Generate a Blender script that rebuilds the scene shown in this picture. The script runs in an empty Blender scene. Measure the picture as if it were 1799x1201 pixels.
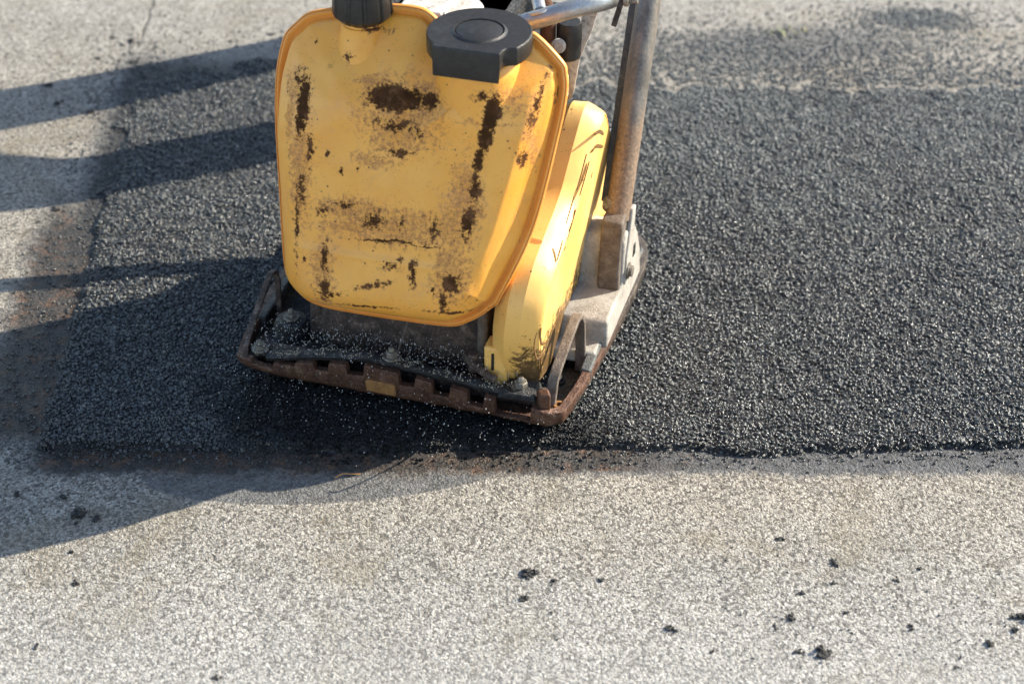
import bpy, bmesh, math, random
import numpy as np
from mathutils import Vector, Matrix, noise as mn
random.seed(7); np.random.seed(7)
PI = math.pi
scn = bpy.context.scene
COL = scn.collection

# ------------------------------------------------------------------ camera geometry
CAM_D, PITCH, FOC = 2.94, math.radians(35), 70.0
CAM = Vector((0, -CAM_D*math.cos(PITCH), CAM_D*math.sin(PITCH)))
FP = FOC/36*1799
FW = Vector((0, math.cos(PITCH), -math.sin(PITCH))); UP = Vector((0, math.sin(PITCH), math.cos(PITCH)))
def ray(x, y): return Vector((1, 0, 0))*((x-899.5)/FP) - UP*((y-600.5)/FP) + FW
def at(x, y, z=0.0):
    r = ray(x, y); return CAM + r*((z-CAM.z)/r.z)
# machine frame
YAW = math.radians(-16)
MO = Vector((-0.16, -0.172, 0.0))
MU = Vector((math.cos(YAW), math.sin(YAW), 0)); MV = Vector((-math.sin(YAW), math.cos(YAW), 0))
def loc(p): d = p-MO; return Vector((d.dot(MU), d.dot(MV), d.z))
def wl(l): return MO+MU*l[0]+MV*l[1]+Vector((0, 0, l[2]))
# tank frame (in machine coordinates)
TAU = math.atan(.22)
T0 = Vector((0, .005, .155)); TN = Vector((0, -math.cos(TAU), math.sin(TAU))); TW = Vector((0, math.sin(TAU), math.cos(TAU)))
def tank_uw(x, y, off=.057):
    o = wl(T0+TN*off); n = MV*TN.y+Vector((0, 0, TN.z)); w = MV*TW.y+Vector((0, 0, TW.z))
    r = ray(x, y); p = CAM+r*((o-CAM).dot(n)/r.dot(n)); d = p-o
    return d.dot(MU), d.dot(w)

def on_y(x, y, Y):                              # pixel -> machine coordinates on the plane Y
    o = wl((0, Y, 0)); r = ray(x, y); p = CAM+r*((o-CAM).dot(MV)/r.dot(MV)); return loc(p)

# ------------------------------------------------------------------ object helpers
def tag(o, label=None, cat=None, group=None, kind=None):
    if label: o['label'] = label
    if cat: o['category'] = cat
    if group: o['group'] = group
    if kind: o['kind'] = kind
    return o
def empty(name, l=(0, 0, 0), rz=0):
    o = bpy.data.objects.new(name, None); COL.objects.link(o); o.location = l; o.rotation_euler = (0, 0, rz)
    o.empty_display_size = .1
    return o
def smooth(me, ang=40):
    me.polygons.foreach_set('use_smooth', [True]*len(me.polygons))
    bm = bmesh.new(); bm.from_mesh(me)
    lim = math.radians(ang)
    for e in bm.edges:
        if len(e.link_faces) == 2 and e.calc_face_angle(0) > lim: e.smooth = False
    bm.to_mesh(me); bm.free()
def link(name, bm, mat, parent=None, ang=40, bevel=0, seg=2, recalc=True):
    if recalc: bmesh.ops.recalc_face_normals(bm, faces=bm.faces)
    me = bpy.data.meshes.new(name); bm.to_mesh(me); bm.free()
    smooth(me, ang)
    me.materials.append(mat)
    o = bpy.data.objects.new(name, me); COL.objects.link(o)
    if parent: o.parent = parent
    if bevel:
        m = o.modifiers.new('bevel', 'BEVEL'); m.width = bevel; m.segments = seg; m.limit_method = 'ANGLE'; m.angle_limit = math.radians(35)
        m.harden_normals = False
    return o
def box(bm, x0, x1, y0, y1, z0, z1, M=None):
    vs = [bm.verts.new(Vector(p)) for p in [(x0, y0, z0), (x1, y0, z0), (x1, y1, z0), (x0, y1, z0), (x0, y0, z1), (x1, y0, z1), (x1, y1, z1), (x0, y1, z1)]]
    if M:
        for v in vs: v.co = M @ v.co
    for f in [(3, 2, 1, 0), (4, 5, 6, 7), (0, 1, 5, 4), (1, 2, 6, 5), (2, 3, 7, 6), (3, 0, 4, 7)]: bm.faces.new([vs[i] for i in f])
def frame(t):
    t = t.normalized(); a = Vector((0, 0, 1)) if abs(t.z) < .9 else Vector((1, 0, 0))
    s = t.cross(a).normalized(); return s, s.cross(t).normalized()
def tube(bm, pts, r, n=16, cap=True):
    pts = [Vector(p) for p in pts]; rings = []
    rs = r if isinstance(r, (list, tuple)) else [r]*len(pts)
    s0 = None
    for i, p in enumerate(pts):
        t = (pts[min(i+1, len(pts)-1)]-pts[max(i-1, 0)]).normalized()
        if s0 is None: s, u = frame(t)
        else:
            s = (s0-t*s0.dot(t)).normalized(); u = s.cross(t).normalized()
        s0 = s
        rings.append([bm.verts.new(p+(s*math.cos(2*PI*k/n)+u*math.sin(2*PI*k/n))*rs[i]) for k in range(n)])
    for a, b in zip(rings, rings[1:]):
        for k in range(n): bm.faces.new([a[k], a[(k+1) % n], b[(k+1) % n], b[k]])
    if cap: bm.faces.new(rings[0][::-1]); bm.faces.new(rings[-1])
def curve_pts(pts, n=8):                       # Catmull-Rom through points
    P = [Vector(p) for p in pts]; P = [P[0]*2-P[1]]+P+[P[-1]*2-P[-2]]; out = []
    for i in range(1, len(P)-2):
        for k in range(n):
            t = k/n; a, b, c, d = P[i-1:i+3]
            out.append(.5*((2*b)+(c-a)*t+(2*a-5*b+4*c-d)*t*t+(3*b-a-3*c+d)*t**3))
    out.append(P[-2]); return out
def closed_curve(pts, n=12):
    P = [Vector(p) for p in pts]; m = len(P); out = []
    for i in range(m):
        a, b, c, d = P[i-1], P[i], P[(i+1) % m], P[(i+2) % m]
        for k in range(n):
            t = k/n; out.append(.5*((2*b)+(c-a)*t+(2*a-5*b+4*c-d)*t*t+(3*b-a-3*c+d)*t**3))
    return out
def resample(pts, n):
    P = [Vector(p) for p in pts]+[Vector(pts[0])]; L = [0]
    for a, b in zip(P, P[1:]): L.append(L[-1]+(b-a).length)
    out = []; j = 0
    for i in range(n):
        s = L[-1]*i/n
        while L[j+1] < s: j += 1
        out.append(P[j].lerp(P[j+1], (s-L[j])/max(1e-9, L[j+1]-L[j])))
    return out
def rings_mesh(bm, rings, close=True, cap0=False, cap1=False):
    V = [[bm.verts.new(p) for p in r] for r in rings]; n = len(V[0])
    for a, b in zip(V, V[1:]):
        for k in range(n if close else n-1): bm.faces.new([a[k], a[(k+1) % n], b[(k+1) % n], b[k]])
    if cap0: bm.faces.new(V[0][::-1])
    if cap1: bm.faces.new(V[-1])
    return V
def lathe(bm, prof, c, n=48, axis=Vector((0, 0, 1)), fn=None):
    s, u = frame(axis); c = Vector(c)
    if abs(axis.z) > .99: s, u = Vector((1, 0, 0)), Vector((0, 1, 0))
    R = []
    for r, h in prof:
        ring = []
        for k in range(n):
            th = 2*PI*k/n; rr = r*(fn(th, r, h) if fn else 1)
            ring.append(c+axis*h+(s*math.cos(th)+u*math.sin(th))*rr)
        R.append(ring)
    rings_mesh(bm, R, cap0=True, cap1=True)
def prism(bm, poly, x0, x1, ax='x'):           # polygon in (Y,Z), extruded along X (or in (X,Z) along Y, (X,Y) along Z)
    f = {'x': lambda p, d: Vector((d, p[0], p[1])), 'y': lambda p, d: Vector((p[0], d, p[1])), 'z': lambda p, d: Vector((p[0], p[1], d))}[ax]
    rings_mesh(bm, [[f(p, x0) for p in poly], [f(p, x1) for p in poly]], cap0=True, cap1=True)
def hexbolt(parent, p, r=.009, h=.008, mat=None, name='bolt'):
    bm = bmesh.new(); p = Vector(p)
    lathe(bm, [(r*1.45, 0), (r*1.45, .002), (r*1.4, .0025)], p, 20)
    lathe(bm, [(r, .0025), (r, h), (r*.85, h+.0015)], p, 6)
    lathe(bm, [(r*.5, h+.001), (r*.5, h+.006), (r*.35, h+.008)], p, 12)
    return link(name, bm, mat, parent, 35)

# ------------------------------------------------------------------ material helpers
class NT:
    def __init__(s, name):
        s.m = bpy.data.materials.new(name); s.m.use_nodes = True; s.t = s.m.node_tree; s.t.nodes.clear()
        s.out = s.t.nodes.new('ShaderNodeOutputMaterial'); s.b = s.t.nodes.new('ShaderNodeBsdfPrincipled')
        s.L(s.b.outputs[0], s.out.inputs[0]); s._obj = None
    def L(s, a, b): s.t.links.new(a, b)
    def N(s, k, **kw):
        n = s.t.nodes.new('ShaderNode'+k)
        for a, v in kw.items(): setattr(n, a, v)
        return n
    def put(s, sock, v):
        if hasattr(v, 'is_linked') or isinstance(v, bpy.types.NodeSocket): s.L(v, sock)
        elif isinstance(v, (tuple, list)) and sock.type == 'RGBA': sock.default_value = tuple(v)+((1,) if len(v) == 3 else ())
        else: sock.default_value = v
    @property
    def obj(s):
        if not s._obj: s._obj = s.N('TexCoord').outputs['Object']
        return s._obj
    def math(s, op, a, b=0.0, c=None, clamp=False):
        n = s.N('Math', operation=op, use_clamp=clamp); s.put(n.inputs[0], a); s.put(n.inputs[1], b)
        if c is not None: s.put(n.inputs[2], c)
        return n.outputs[0]
    def mapping(s, v, locn=(0, 0, 0), rot=(0, 0, 0), sc=(1, 1, 1), typ='POINT'):
        n = s.N('Mapping', vector_type=typ); s.L(v, n.inputs['Vector']); n.inputs['Location'].default_value = locn
        n.inputs['Rotation'].default_value = rot; n.inputs['Scale'].default_value = sc; return n.outputs[0]
    def noise(s, scale, detail=3, rough=.55, v=None, dist=0.0, color=False):
        n = s.N('TexNoise'); s.L(v or s.obj, n.inputs['Vector']); n.inputs['Scale'].default_value = scale
        n.inputs['Detail'].default_value = detail; n.inputs['Roughness'].default_value = rough; n.inputs['Distortion'].default_value = dist
        return n.outputs['Color' if color else 'Fac']
    def vor(s, scale, feature='F1', out='Distance', v=None, rnd=1.0):
        n = s.N('TexVoronoi', feature=feature); s.L(v or s.obj, n.inputs['Vector']); n.inputs['Scale'].default_value = scale
        n.inputs['Randomness'].default_value = rnd; return n.outputs[out]
    def ss(s, v, a, b, lo=0.0, hi=1.0):
        n = s.N('MapRange', interpolation_type='SMOOTHSTEP'); s.put(n.inputs['Value'], v)
        n.inputs['From Min'].default_value = a; n.inputs['From Max'].default_value = b
        n.inputs['To Min'].default_value = lo; n.inputs['To Max'].default_value = hi; return n.outputs[0]
    def mix(s, f, a, b, mode='MIX'):
        n = s.N('Mix', data_type='RGBA', blend_type=mode); s.put(n.inputs[0], f); s.put(n.inputs[6], a); s.put(n.inputs[7], b); return n.outputs[2]
    def ramp(s, v, stops):
        n = s.N('ValToRGB'); s.put(n.inputs[0], v); e = n.color_ramp.elements
        while len(e) < len(stops): e.new(.5)
        for el, (p, c) in zip(e, stops): el.position = p; el.color = tuple(c)+(1,)
        return n.outputs[0]
    def bump(s, h, dist, strength=1.0, nrm=None):
        n = s.N('Bump'); s.L(h, n.inputs['Height']); n.inputs['Distance'].default_value = dist; n.inputs['Strength'].default_value = strength
        if nrm: s.L(nrm, n.inputs['Normal'])
        return n.outputs[0]
    def set(s, **kw):
        for k, v in kw.items(): s.put(s.b.inputs[k.replace('_', ' ')], v)
        return s.m
    def ell(s, v, cx, cy, rx, ry, rot=0.0):
        m = s.mapping(v, (cx, cy, 0), (0, 0, rot), (rx, ry, 1), 'TEXTURE')
        n = s.N('VectorMath', operation='LENGTH'); s.L(m, n.inputs[0]); return s.math('SUBTRACT', 1.0, n.outputs['Value'])
    def flat2d(s, v):                             # drop z
        return s.mapping(v, sc=(1, 1, 0))
    def maxall(s, L):
        a = L[0]
        for b in L[1:]: a = s.math('MAXIMUM', a, b)
        return a

# concrete / old pavement -----------------------------------------------------
def mat_pavement():
    t = NT('pavement'); P = t.obj; xy = t.flat2d(P)
    sep = t.N('SeparateXYZ'); t.L(P, sep.inputs[0]); X, Y = sep.outputs[0], sep.outputs[1]
    warp = t.noise(60, 2, .5)
    big = t.noise(1.7, 4, .6); med = t.noise(9, 5, .65)
    vt = t.N('TexVoronoi', feature='F1'); wv = t.N('VectorMath', operation='ADD'); t.L(P, wv.inputs[0])
    wc = t.N('VectorMath', operation='SCALE'); t.L(t.noise(160, 2, .6, color=True), wc.inputs[0]); wc.inputs['Scale'].default_value = .009; t.L(wc.outputs[0], wv.inputs[1])
    t.L(wv.outputs[0], vt.inputs['Vector']); vt.inputs['Scale'].default_value = 270
    ac = t.N('SeparateColor'); t.L(vt.outputs['Color'], ac.inputs[0])
    pits = t.noise(190, 4, .7); fine = t.noise(620, 3, .6)
    dome = t.math('SUBTRACT', 1.0, t.math('POWER', vt.outputs['Distance'], 1.6))
    base = t.ramp(t.math('MULTIPLY_ADD', med, .6, t.math('MULTIPLY', big, .4)), [(.3, (.335, .328, .312)), (.5, (.425, .418, .402)), (.7, (.505, .498, .483))])
    agg = t.ramp(ac.outputs[0], [(0, (.30, .28, .25)), (.25, (.47, .45, .42)), (.7, (.60, .58, .545)), (1, (.84, .81, .76))])
    c = t.mix(.7, base, agg, 'OVERLAY')
    hole = t.ss(t.math('ADD', t.math('MULTIPLY', ac.outputs[1], .55), t.math('MULTIPLY', pits, .9)), .62, .50)
    gap = t.ss(vt.outputs['Distance'], .42, .66)
    c = t.mix(t.math('MAXIMUM', t.math('MULTIPLY', hole, .85), t.math('MULTIPLY', gap, .38)), c, (.095, .088, .08))
    # worn yellowish / dirty zones
    dirt = t.ss(t.noise(5.5, 5, .7, dist=.6), .50, .70)
    c = t.mix(t.math('MULTIPLY', dirt, .5), c, (.27, .235, .17))
    near = t.math('MULTIPLY', t.ss(t.math('ADD', Y, t.math('MULTIPLY', t.math('SUBTRACT', med, .5), .35)), -.62, -.30), t.ss(Y, 1.3, .6))
    c = t.mix(t.math('MULTIPLY', near, .8), c, (.87, .82, .745), 'MULTIPLY')
    clean = t.ss(t.math('ADD', Y, t.math('MULTIPLY', t.math('SUBTRACT', med, .5), .3)), -.50, -.80)
    c = t.mix(t.math('MULTIPLY', clean, .22), c, (.66, .655, .64))
    # binder drops
    sp = t.ss(t.noise(38, 3, .7), .71, .76)
    c = t.mix(t.math('MULTIPLY', sp, .75), c, (.06, .06, .062))
    # tack coat squeezed out along the edges of the repair
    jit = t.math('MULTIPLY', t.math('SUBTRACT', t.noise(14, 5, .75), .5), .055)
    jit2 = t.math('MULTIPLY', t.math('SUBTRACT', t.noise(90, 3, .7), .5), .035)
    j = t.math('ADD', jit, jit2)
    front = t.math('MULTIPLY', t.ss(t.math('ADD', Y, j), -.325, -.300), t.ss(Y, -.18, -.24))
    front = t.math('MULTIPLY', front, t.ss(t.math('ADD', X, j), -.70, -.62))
    shade_p = t.math('MULTIPLY', t.ss(t.math('ADD', t.ell(xy, -.24, -.285, .27, .088, .10), t.math('MULTIPLY', jit2, 1.2)), .0, .05), .80)  # grey ellipse: the machine's cast shadow painted onto the pavement before the plate
    frontR = t.math('MULTIPLY', t.ss(t.math('ADD', Y, t.math('MULTIPLY', j, .25)), -.308, -.300), t.ss(Y, -.18, -.24))
    frontR = t.math('MULTIPLY', frontR, t.ss(t.math('ADD', X, j), .02, .12))
    ll = t.math('MULTIPLY', t.ss(t.math('ADD', X, t.math('MULTIPLY', j, 1.6)), -.79, -.735), t.ss(X, -.58, -.62))
    ll = t.math('MULTIPLY', ll, t.math('MULTIPLY', t.ss(t.math('ADD', Y, j), -.27, -.21), t.ss(t.math('ADD', Y, j), .52, .30)))
    up = t.math('MULTIPLY', t.ss(t.math('ADD', X, t.math('MULTIPLY', j, 1.0)), -.745, -.70), t.ss(t.math('ADD', Y, t.math('MULTIPLY', j, 1.6)), .98, .86))
    up = t.math('MULTIPLY', up, t.math('MULTIPLY', t.ss(X, -.1, -.35), t.ss(Y, .2, .4)))
    far = t.ss(t.math('ADD', t.ell(xy, .50, .965, .34, .10, .12), t.math('MULTIPLY', j, 16)), -.05, .55)
    far2 = t.ss(t.math('ADD', t.ell(xy, .78, 1.08, .10, .045), t.math('MULTIPLY', j, 10)), -.05, .35)
    tarL = t.math('MULTIPLY', t.ss(t.math('ADD', X, t.math('MULTIPLY', j, .9)), -.722, -.690), t.math('MULTIPLY', t.ss(t.math('ADD', Y, j), .93, .87), t.ss(Y, .15, .35)))
    tarL = t.math('MULTIPLY', tarL, t.ss(X, -.3, -.5))
    st = t.maxall([front, shade_p, tarL, t.math('MULTIPLY', frontR, .8), ll, t.math('MULTIPLY', up, .75), t.math('MULTIPLY', far, .7), far2])
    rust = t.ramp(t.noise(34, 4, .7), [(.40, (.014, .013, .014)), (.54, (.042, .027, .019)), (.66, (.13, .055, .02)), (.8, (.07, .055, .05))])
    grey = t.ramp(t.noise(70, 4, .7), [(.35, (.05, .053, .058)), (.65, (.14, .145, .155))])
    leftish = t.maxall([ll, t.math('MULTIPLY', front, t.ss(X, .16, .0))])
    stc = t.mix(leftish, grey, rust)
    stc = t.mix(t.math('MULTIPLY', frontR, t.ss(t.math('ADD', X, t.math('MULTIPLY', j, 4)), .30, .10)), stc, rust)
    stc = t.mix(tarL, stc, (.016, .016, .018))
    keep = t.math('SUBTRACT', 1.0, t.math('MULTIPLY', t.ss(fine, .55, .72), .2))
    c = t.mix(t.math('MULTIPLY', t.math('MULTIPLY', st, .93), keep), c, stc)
    # hairline joint
    cx = t.math('ABSOLUTE', t.math('ADD', X, t.math('MULTIPLY_ADD', Y, .10, t.math('MULTIPLY', t.math('SUBTRACT', t.noise(20, 3), .5), .02)), clamp=False))
    crack = t.math('MULTIPLY', t.ss(t.math('ABSOLUTE', t.math('ADD', t.math('ADD', X, .70), t.math('MULTIPLY', t.math('SUBTRACT', t.noise(20, 3), .5), .02))), .004, .0015), t.ss(Y, .98, 1.02))
    c = t.mix(t.math('MULTIPLY', crack, .7), c, (.08, .075, .07))
    h = t.math('ADD', t.math('MULTIPLY', fine, .30), t.math('MULTIPLY', dome, t.math('MULTIPLY_ADD', ac.outputs[2], .5, .6)))
    h = t.math('SUBTRACT', h, t.math('MULTIPLY', hole, .8))
    h = t.math('SUBTRACT', h, t.math('MULTIPLY', crack, 1.5))
    nrm = t.bump(t.math('ADD', h, t.math('MULTIPLY', pits, 1.6)), .0033, 1.0)
    rgh = t.mix(st, (.92,)*3, (.5,)*3)
    return t.set(Base_Color=c, Roughness=rgh, Normal=nrm, Specular_IOR_Level=.35)

def mat_asphalt(grain=False):
    t = NT('fresh_asphalt_grain' if grain else 'fresh_asphalt')
    geo = t.N('NewGeometry'); pos = geo.outputs['Position']
    big = t.noise(2.1, 4, .6, v=pos); patchy = t.noise(11, 4, .65, v=pos)
    if grain:
        a = t.N('Attribute', attribute_type='INSTANCER', attribute_name='tone').outputs['Fac']
        c = t.ramp(a, [(0, (.004, .0046, .0046)), (.40, (.0155, .0185, .0185)), (.80, (.040, .047, .0465)), (.95, (.068, .075, .071)), (1, (.16, .15, .12))])
        pale_tint = t.ss(t.math('ADD', t.math('MULTIPLY', big, .6), t.math('MULTIPLY', patchy, .4)), .44, .64)
        sp_ = t.N('SeparateXYZ'); t.L(pos, sp_.inputs[0])
        pale_tint = t.math('MULTIPLY', t.math('MAXIMUM', pale_tint, t.ss(sp_.outputs[1], .15, .75, 0, .75)), t.math('MULTIPLY', t.ss(sp_.outputs[1], -.05, .55), t.ss(sp_.outputs[0], -.2, .35, .12, 1.0)))  # paler bluish tint, stronger towards the far right
        c = t.mix(t.math('MULTIPLY', pale_tint, .8), c, (.115, .135, .134))
        c = t.mix(1.0, c, t.ramp(t.math('ADD', t.math('MULTIPLY', t.noise(4.2, 4, .65, v=pos), .7), t.math('MULTIPLY', t.noise(17, 3, .6, v=pos), .3)), [(.38, (.52, .52, .54)), (.5, (.85, .85, .85)), (.62, (1, 1, 1))]), 'MULTIPLY')
        wet_shade = t.ss(t.math('ADD', t.ell(t.flat2d(pos), -.15, -.20, .34, .15, YAW*.6), t.math('MULTIPLY', t.math('SUBTRACT', patchy, .5), .6)), .0, .40)  # wet asphalt, with the deep shade before the plate painted in
        c = t.mix(t.math('MULTIPLY', wet_shade, .88), c, (.002, .002, .002))
        rg = t.math('MULTIPLY_ADD', a, .22, t.math('MULTIPLY_ADD', pale_tint, .20, .16))
        h = t.noise(900, 2, .6, v=pos)
        return t.set(Base_Color=c, Roughness=rg, Normal=t.bump(h, .0012, .8), Specular_IOR_Level=t.math('MULTIPLY_ADD', wet_shade, -.75, 1.0))
    c = t.ramp(t.noise(300, 3, .7, v=pos), [(.35, (.008, .008, .009)), (.6, (.03, .03, .032)), (.75, (.07, .07, .07))])
    h = t.math('MULTIPLY_ADD', t.vor(210, v=pos), -1.2, t.noise(420, 3, .6, v=pos))
    return t.set(Base_Color=c, Roughness=.45, Normal=t.bump(h, .006, 1.0), Specular_IOR_Level=.55)

def mat_tank(name, base, hi, stains=True, uvs=None, lines=None, grime=.5):
    t = NT(name); P = t.obj
    big = t.noise(9, 4, .6); mid = t.noise(45, 4, .65); fine = t.noise(260, 4, .7)
    c = t.mix(t.ss(big, .35, .7), base, hi)
    c = t.mix(t.math('MULTIPLY', t.ss(mid, .5, .72), .22), c, (base[0]*.86, base[1]*.72, base[2]*.9))
    # speckles everywhere
    spk = t.ss(t.vor(95, v=P), .17, .08); sel = t.ss(t.noise(19, 3, .7), .50, .60)
    spm = t.math('MULTIPLY', spk, sel)
    spk2 = t.math('MULTIPLY', t.ss(t.vor(260, v=P), .20, .10), t.ss(t.noise(26, 3, .7), .47, .60))
    scr = t.noise(60, 4, .7, v=t.mapping(P, sc=(1, 1, .12)))
    scm = t.math('MULTIPLY', t.ss(scr, .64, .72), t.ss(t.noise(14, 2), .5, .62))
    dark = (.030, .017, .012)
    mk = t.maxall([t.math('MULTIPLY', spm, .9), t.math('MULTIPLY', spk2, .7), t.math('MULTIPLY', scm, grime)])
    rough = .42; spec = .5
    if uvs:
        uv = t.N('UVMap').outputs[0]
        wn = t.N('VectorMath', operation='SUBTRACT'); t.L(t.noise(70, 4, .7, color=True), wn.inputs[0]); wn.inputs[1].default_value = (.5, .5, .5)
        ws = t.N('VectorMath', operation='SCALE'); t.L(wn.outputs[0], ws.inputs[0]); ws.inputs['Scale'].default_value = .016
        wa = t.N('VectorMath', operation='ADD'); t.L(uv, wa.inputs[0]); t.L(ws.outputs[0], wa.inputs[1]); uv = t.mapping(wa.outputs[0], sc=(1, 1, 0))
        H, S = [], []
        for (x, y, rx, ry, rot, k) in uvs:
            u, w = tank_uw(x, y); q = .00078
            (H if k > 0 else S).append(t.math('MULTIPLY', t.ell(uv, u, w, rx*q, ry*q*1.17, rot), abs(k)))
        n1 = t.noise(42, 5, .75); n2 = t.noise(170, 4, .75)
        nn = t.math('ADD', t.math('MULTIPLY', n1, .70), t.math('MULTIPLY', n2, 1.35))
        heavy = t.ss(t.math('ADD', t.maxall(H), t.math('MULTIPLY', t.math('SUBTRACT', nn, 1.0), 1.7)), .10, .50)
        soft = t.ss(t.math('ADD', t.maxall(S+[t.math('MULTIPLY', h, .9) for h in H]), t.math('MULTIPLY', t.math('SUBTRACT', nn, .92), 1.5)), .05, .62)
        n3 = t.ss(n2, .42, .6)
        c = t.mix(t.math('MULTIPLY', soft, t.math('MULTIPLY_ADD', n3, .45, .25)), c, (.34, .135, .055))
        dc = t.ramp(t.math('ADD', t.math('MULTIPLY', n1, .6), t.math('MULTIPLY', n2, .4)), [(.38, (.010, .004, .002)), (.50, (.032, .012, .006)), (.62, (.13, .060, .030))])
        mk2 = t.math('MULTIPLY', t.math('MULTIPLY', soft, t.ss(t.noise(310, 3, .7), .57, .64)), .75)
        c = t.mix(t.math('MULTIPLY', mk2, .9), c, (.07, .03, .02))
        film = t.math('MULTIPLY', t.ss(t.noise(15, 5, .75, dist=.8), .48, .66), t.ss(t.noise(120, 3, .7), .40, .62, .35, 1.0))
        c = t.mix(t.math('MULTIPLY', film, .34), c, (.60, .30, .14))
        c = t.mix(mk, c, dark)
        c = t.mix(t.math('MULTIPLY', heavy, .95), c, dc)
        rough = t.math('MULTIPLY_ADD', t.math('MAXIMUM', heavy, soft), .4, .33); spec = t.math('MULTIPLY_ADD', heavy, -.42, .5)
    else:
        c = t.mix(mk, c, dark)
        if lines:
            g = t.maxall([t.ell(P2, *e[:5]) for P2, e in [(t.mapping(P, sc=(0, 1, 1), rot=(0, 0, 0)), e) for e in []]]) if False else None
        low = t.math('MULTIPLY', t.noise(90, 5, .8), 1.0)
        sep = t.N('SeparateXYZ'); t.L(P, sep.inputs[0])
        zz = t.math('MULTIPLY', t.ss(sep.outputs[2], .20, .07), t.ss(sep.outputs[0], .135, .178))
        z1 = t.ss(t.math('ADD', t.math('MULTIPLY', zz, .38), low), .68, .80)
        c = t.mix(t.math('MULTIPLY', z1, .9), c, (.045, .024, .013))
    h = t.math('ADD', t.math('MULTIPLY', mid, .6), t.math('MULTIPLY', fine, .22))
    return t.set(Base_Color=c, Roughness=rough, Normal=t.bump(h, .0012, .5), Specular_IOR_Level=spec,
                 Subsurface_Weight=.12, Subsurface_Radius=(.01, .005, .002), Subsurface_Scale=.3)

def mat_metal(name, cols, metallic=.0, rough=.6, sc=40, bumpd=.0015, fine=200, spec=.5):
    t = NT(name); n = t.noise(sc, 6, .72, dist=.3); f = t.noise(fine, 4, .7)
    m = t.math('ADD', t.math('MULTIPLY', n, .7), t.math('MULTIPLY', f, .3))
    k = len(cols); c = t.ramp(m, [(.34+.32*i/(k-1), cols[i]) for i in range(k)])
    rg = t.ss(m, .35, .65, rough+.15, max(.15, rough-.15))
    return t.set(Base_Color=c, Roughness=rg, Metallic=metallic, Normal=t.bump(t.math('ADD', t.math('MULTIPLY', n, .5), f), bumpd, .7), Specular_IOR_Level=spec)

M = {}
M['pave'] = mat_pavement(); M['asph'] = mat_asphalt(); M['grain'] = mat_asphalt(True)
stains = [ # px x, y, rx, ry, rot, strength (+ heavy, - soft)
 (527, 188, 15, 52, 0, 1.5), (690, 176, 62, 22, .04, 1.55), (748, 182, 30, 14, 0, 1.1), (864, 203, 17, 34, -.12, 1.6), (855, 240, 14, 30, -.25, 1.35), (843, 278, 11, 30, -.2, 1.1),
 (700, 240, 60, 30, .1, -.9), (695, 222, 50, 12, 0, .55), (525, 280, 18, 60, 0, -1.0), (521, 400, 6, 70, 0, .62), (531, 330, 7, 30, 0, .6),
 (620, 370, 80, 20, .05, -1.0), (655, 388, 26, 20, 0, .62), (700, 400, 130, 34, .06, -.8), (680, 424, 75, 3.5, .1, .85), (745, 433, 40, 2.5, .1, .6),
 (572, 450, 10, 34, 0, .72), (570, 505, 14, 22, 0, .70), (566, 372, 20, 8, 0, .5), (725, 478, 8, 26, 0, .72), (688, 468, 20, 9, 0, .52), (660, 500, 40, 5, .35, .5),
 (793, 497, 22, 22, .5, .85), (778, 532, 11, 20, 0, .78), (834, 330, 12, 26, -.1, .72), (822, 392, 13, 34, -.1, .75), (800, 400, 40, 60, 0, -.7),
 (515, 160, 30, 30, 0, -.8), (655, 282, 40, 14, 0, -.85), (935, 190, 8, 46, -.18, .66), (912, 285, 9, 20, 0, .6), (900, 180, 30, 20, 0, -.4),
 (600, 108, 10, 8, 0, .5), (536, 84, 6, 5, 0, .8), (735, 38, 3, 6, .3, 1.1), (640, 62, 30, 6, 0, .5), (580, 520, 26, 5, .5, .75), (640, 541, 60, 3, .12, .62), (800, 558, 60, 4, .0, .6), (850, 215, 60, 5, 0, -.5),
 (545, 262, 7, 34, 0, .55), (503, 205, 9, 50, 0, -.95), (512, 145, 10, 13, 0, .62), (612, 360, 26, 7, 0, .56), (762, 402, 12, 22, 0, .56), (705, 395, 9, 16, 0, .52),
 (742, 182, 42, 30, 0, -1.15), (655, 155, 40, 16, 0, -1.2), (700, 268, 30, 8, 0, .56), (737, 236, 7, 14, 0, .62), (850, 165, 16, 9, 0, .62), (822, 350, 30, 70, 0, -.95), (790, 485, 40, 55, 0, -.9), (568, 482, 24, 66, 0, -.95), (528, 300, 22, 90, 0, -.85), (705, 210, 80, 60, 0, -.8), (960, 200, 5, 44, 0, .56), (925, 240, 10, 60, 0, -.8), (640, 400, 100, 14, .1, -1.05),
 (600, 300, 5, 7, 0, .9), (628, 298, 4, 4, 0, .9), (577, 270, 6, 6, 0, .95), (703, 456, 5, 5, 0, .8), (534, 455, 4, 6, 0, .8), (760, 510, 3, 8, -.3, .8)]
M['tank'] = mat_tank('yellow_tank_plastic', (.81, .36, .050), (.85, .425, .085), uvs=stains, grime=.35)
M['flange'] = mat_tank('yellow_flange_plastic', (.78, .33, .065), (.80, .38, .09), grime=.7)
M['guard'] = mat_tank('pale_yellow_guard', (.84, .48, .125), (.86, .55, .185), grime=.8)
M['black'] = mat_metal('black_plastic', [(.006, .0055, .005), (.013, .0125, .012), (.030, .030, .030)], 0, .40, 60, .0008, 500)
M['rust'] = mat_metal('rusty_cast_steel', [(.022, .011, .008), (.085, .036, .02), (.13, .058, .03), (.20, .13, .09)], .25, .52, 38, .003, 260)
M['orange_rust'] = mat_metal('bright_rust', [(.10, .05, .02), (.26, .12, .035), (.34, .17, .06)], .1, .6, 50, .002, 260)
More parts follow.
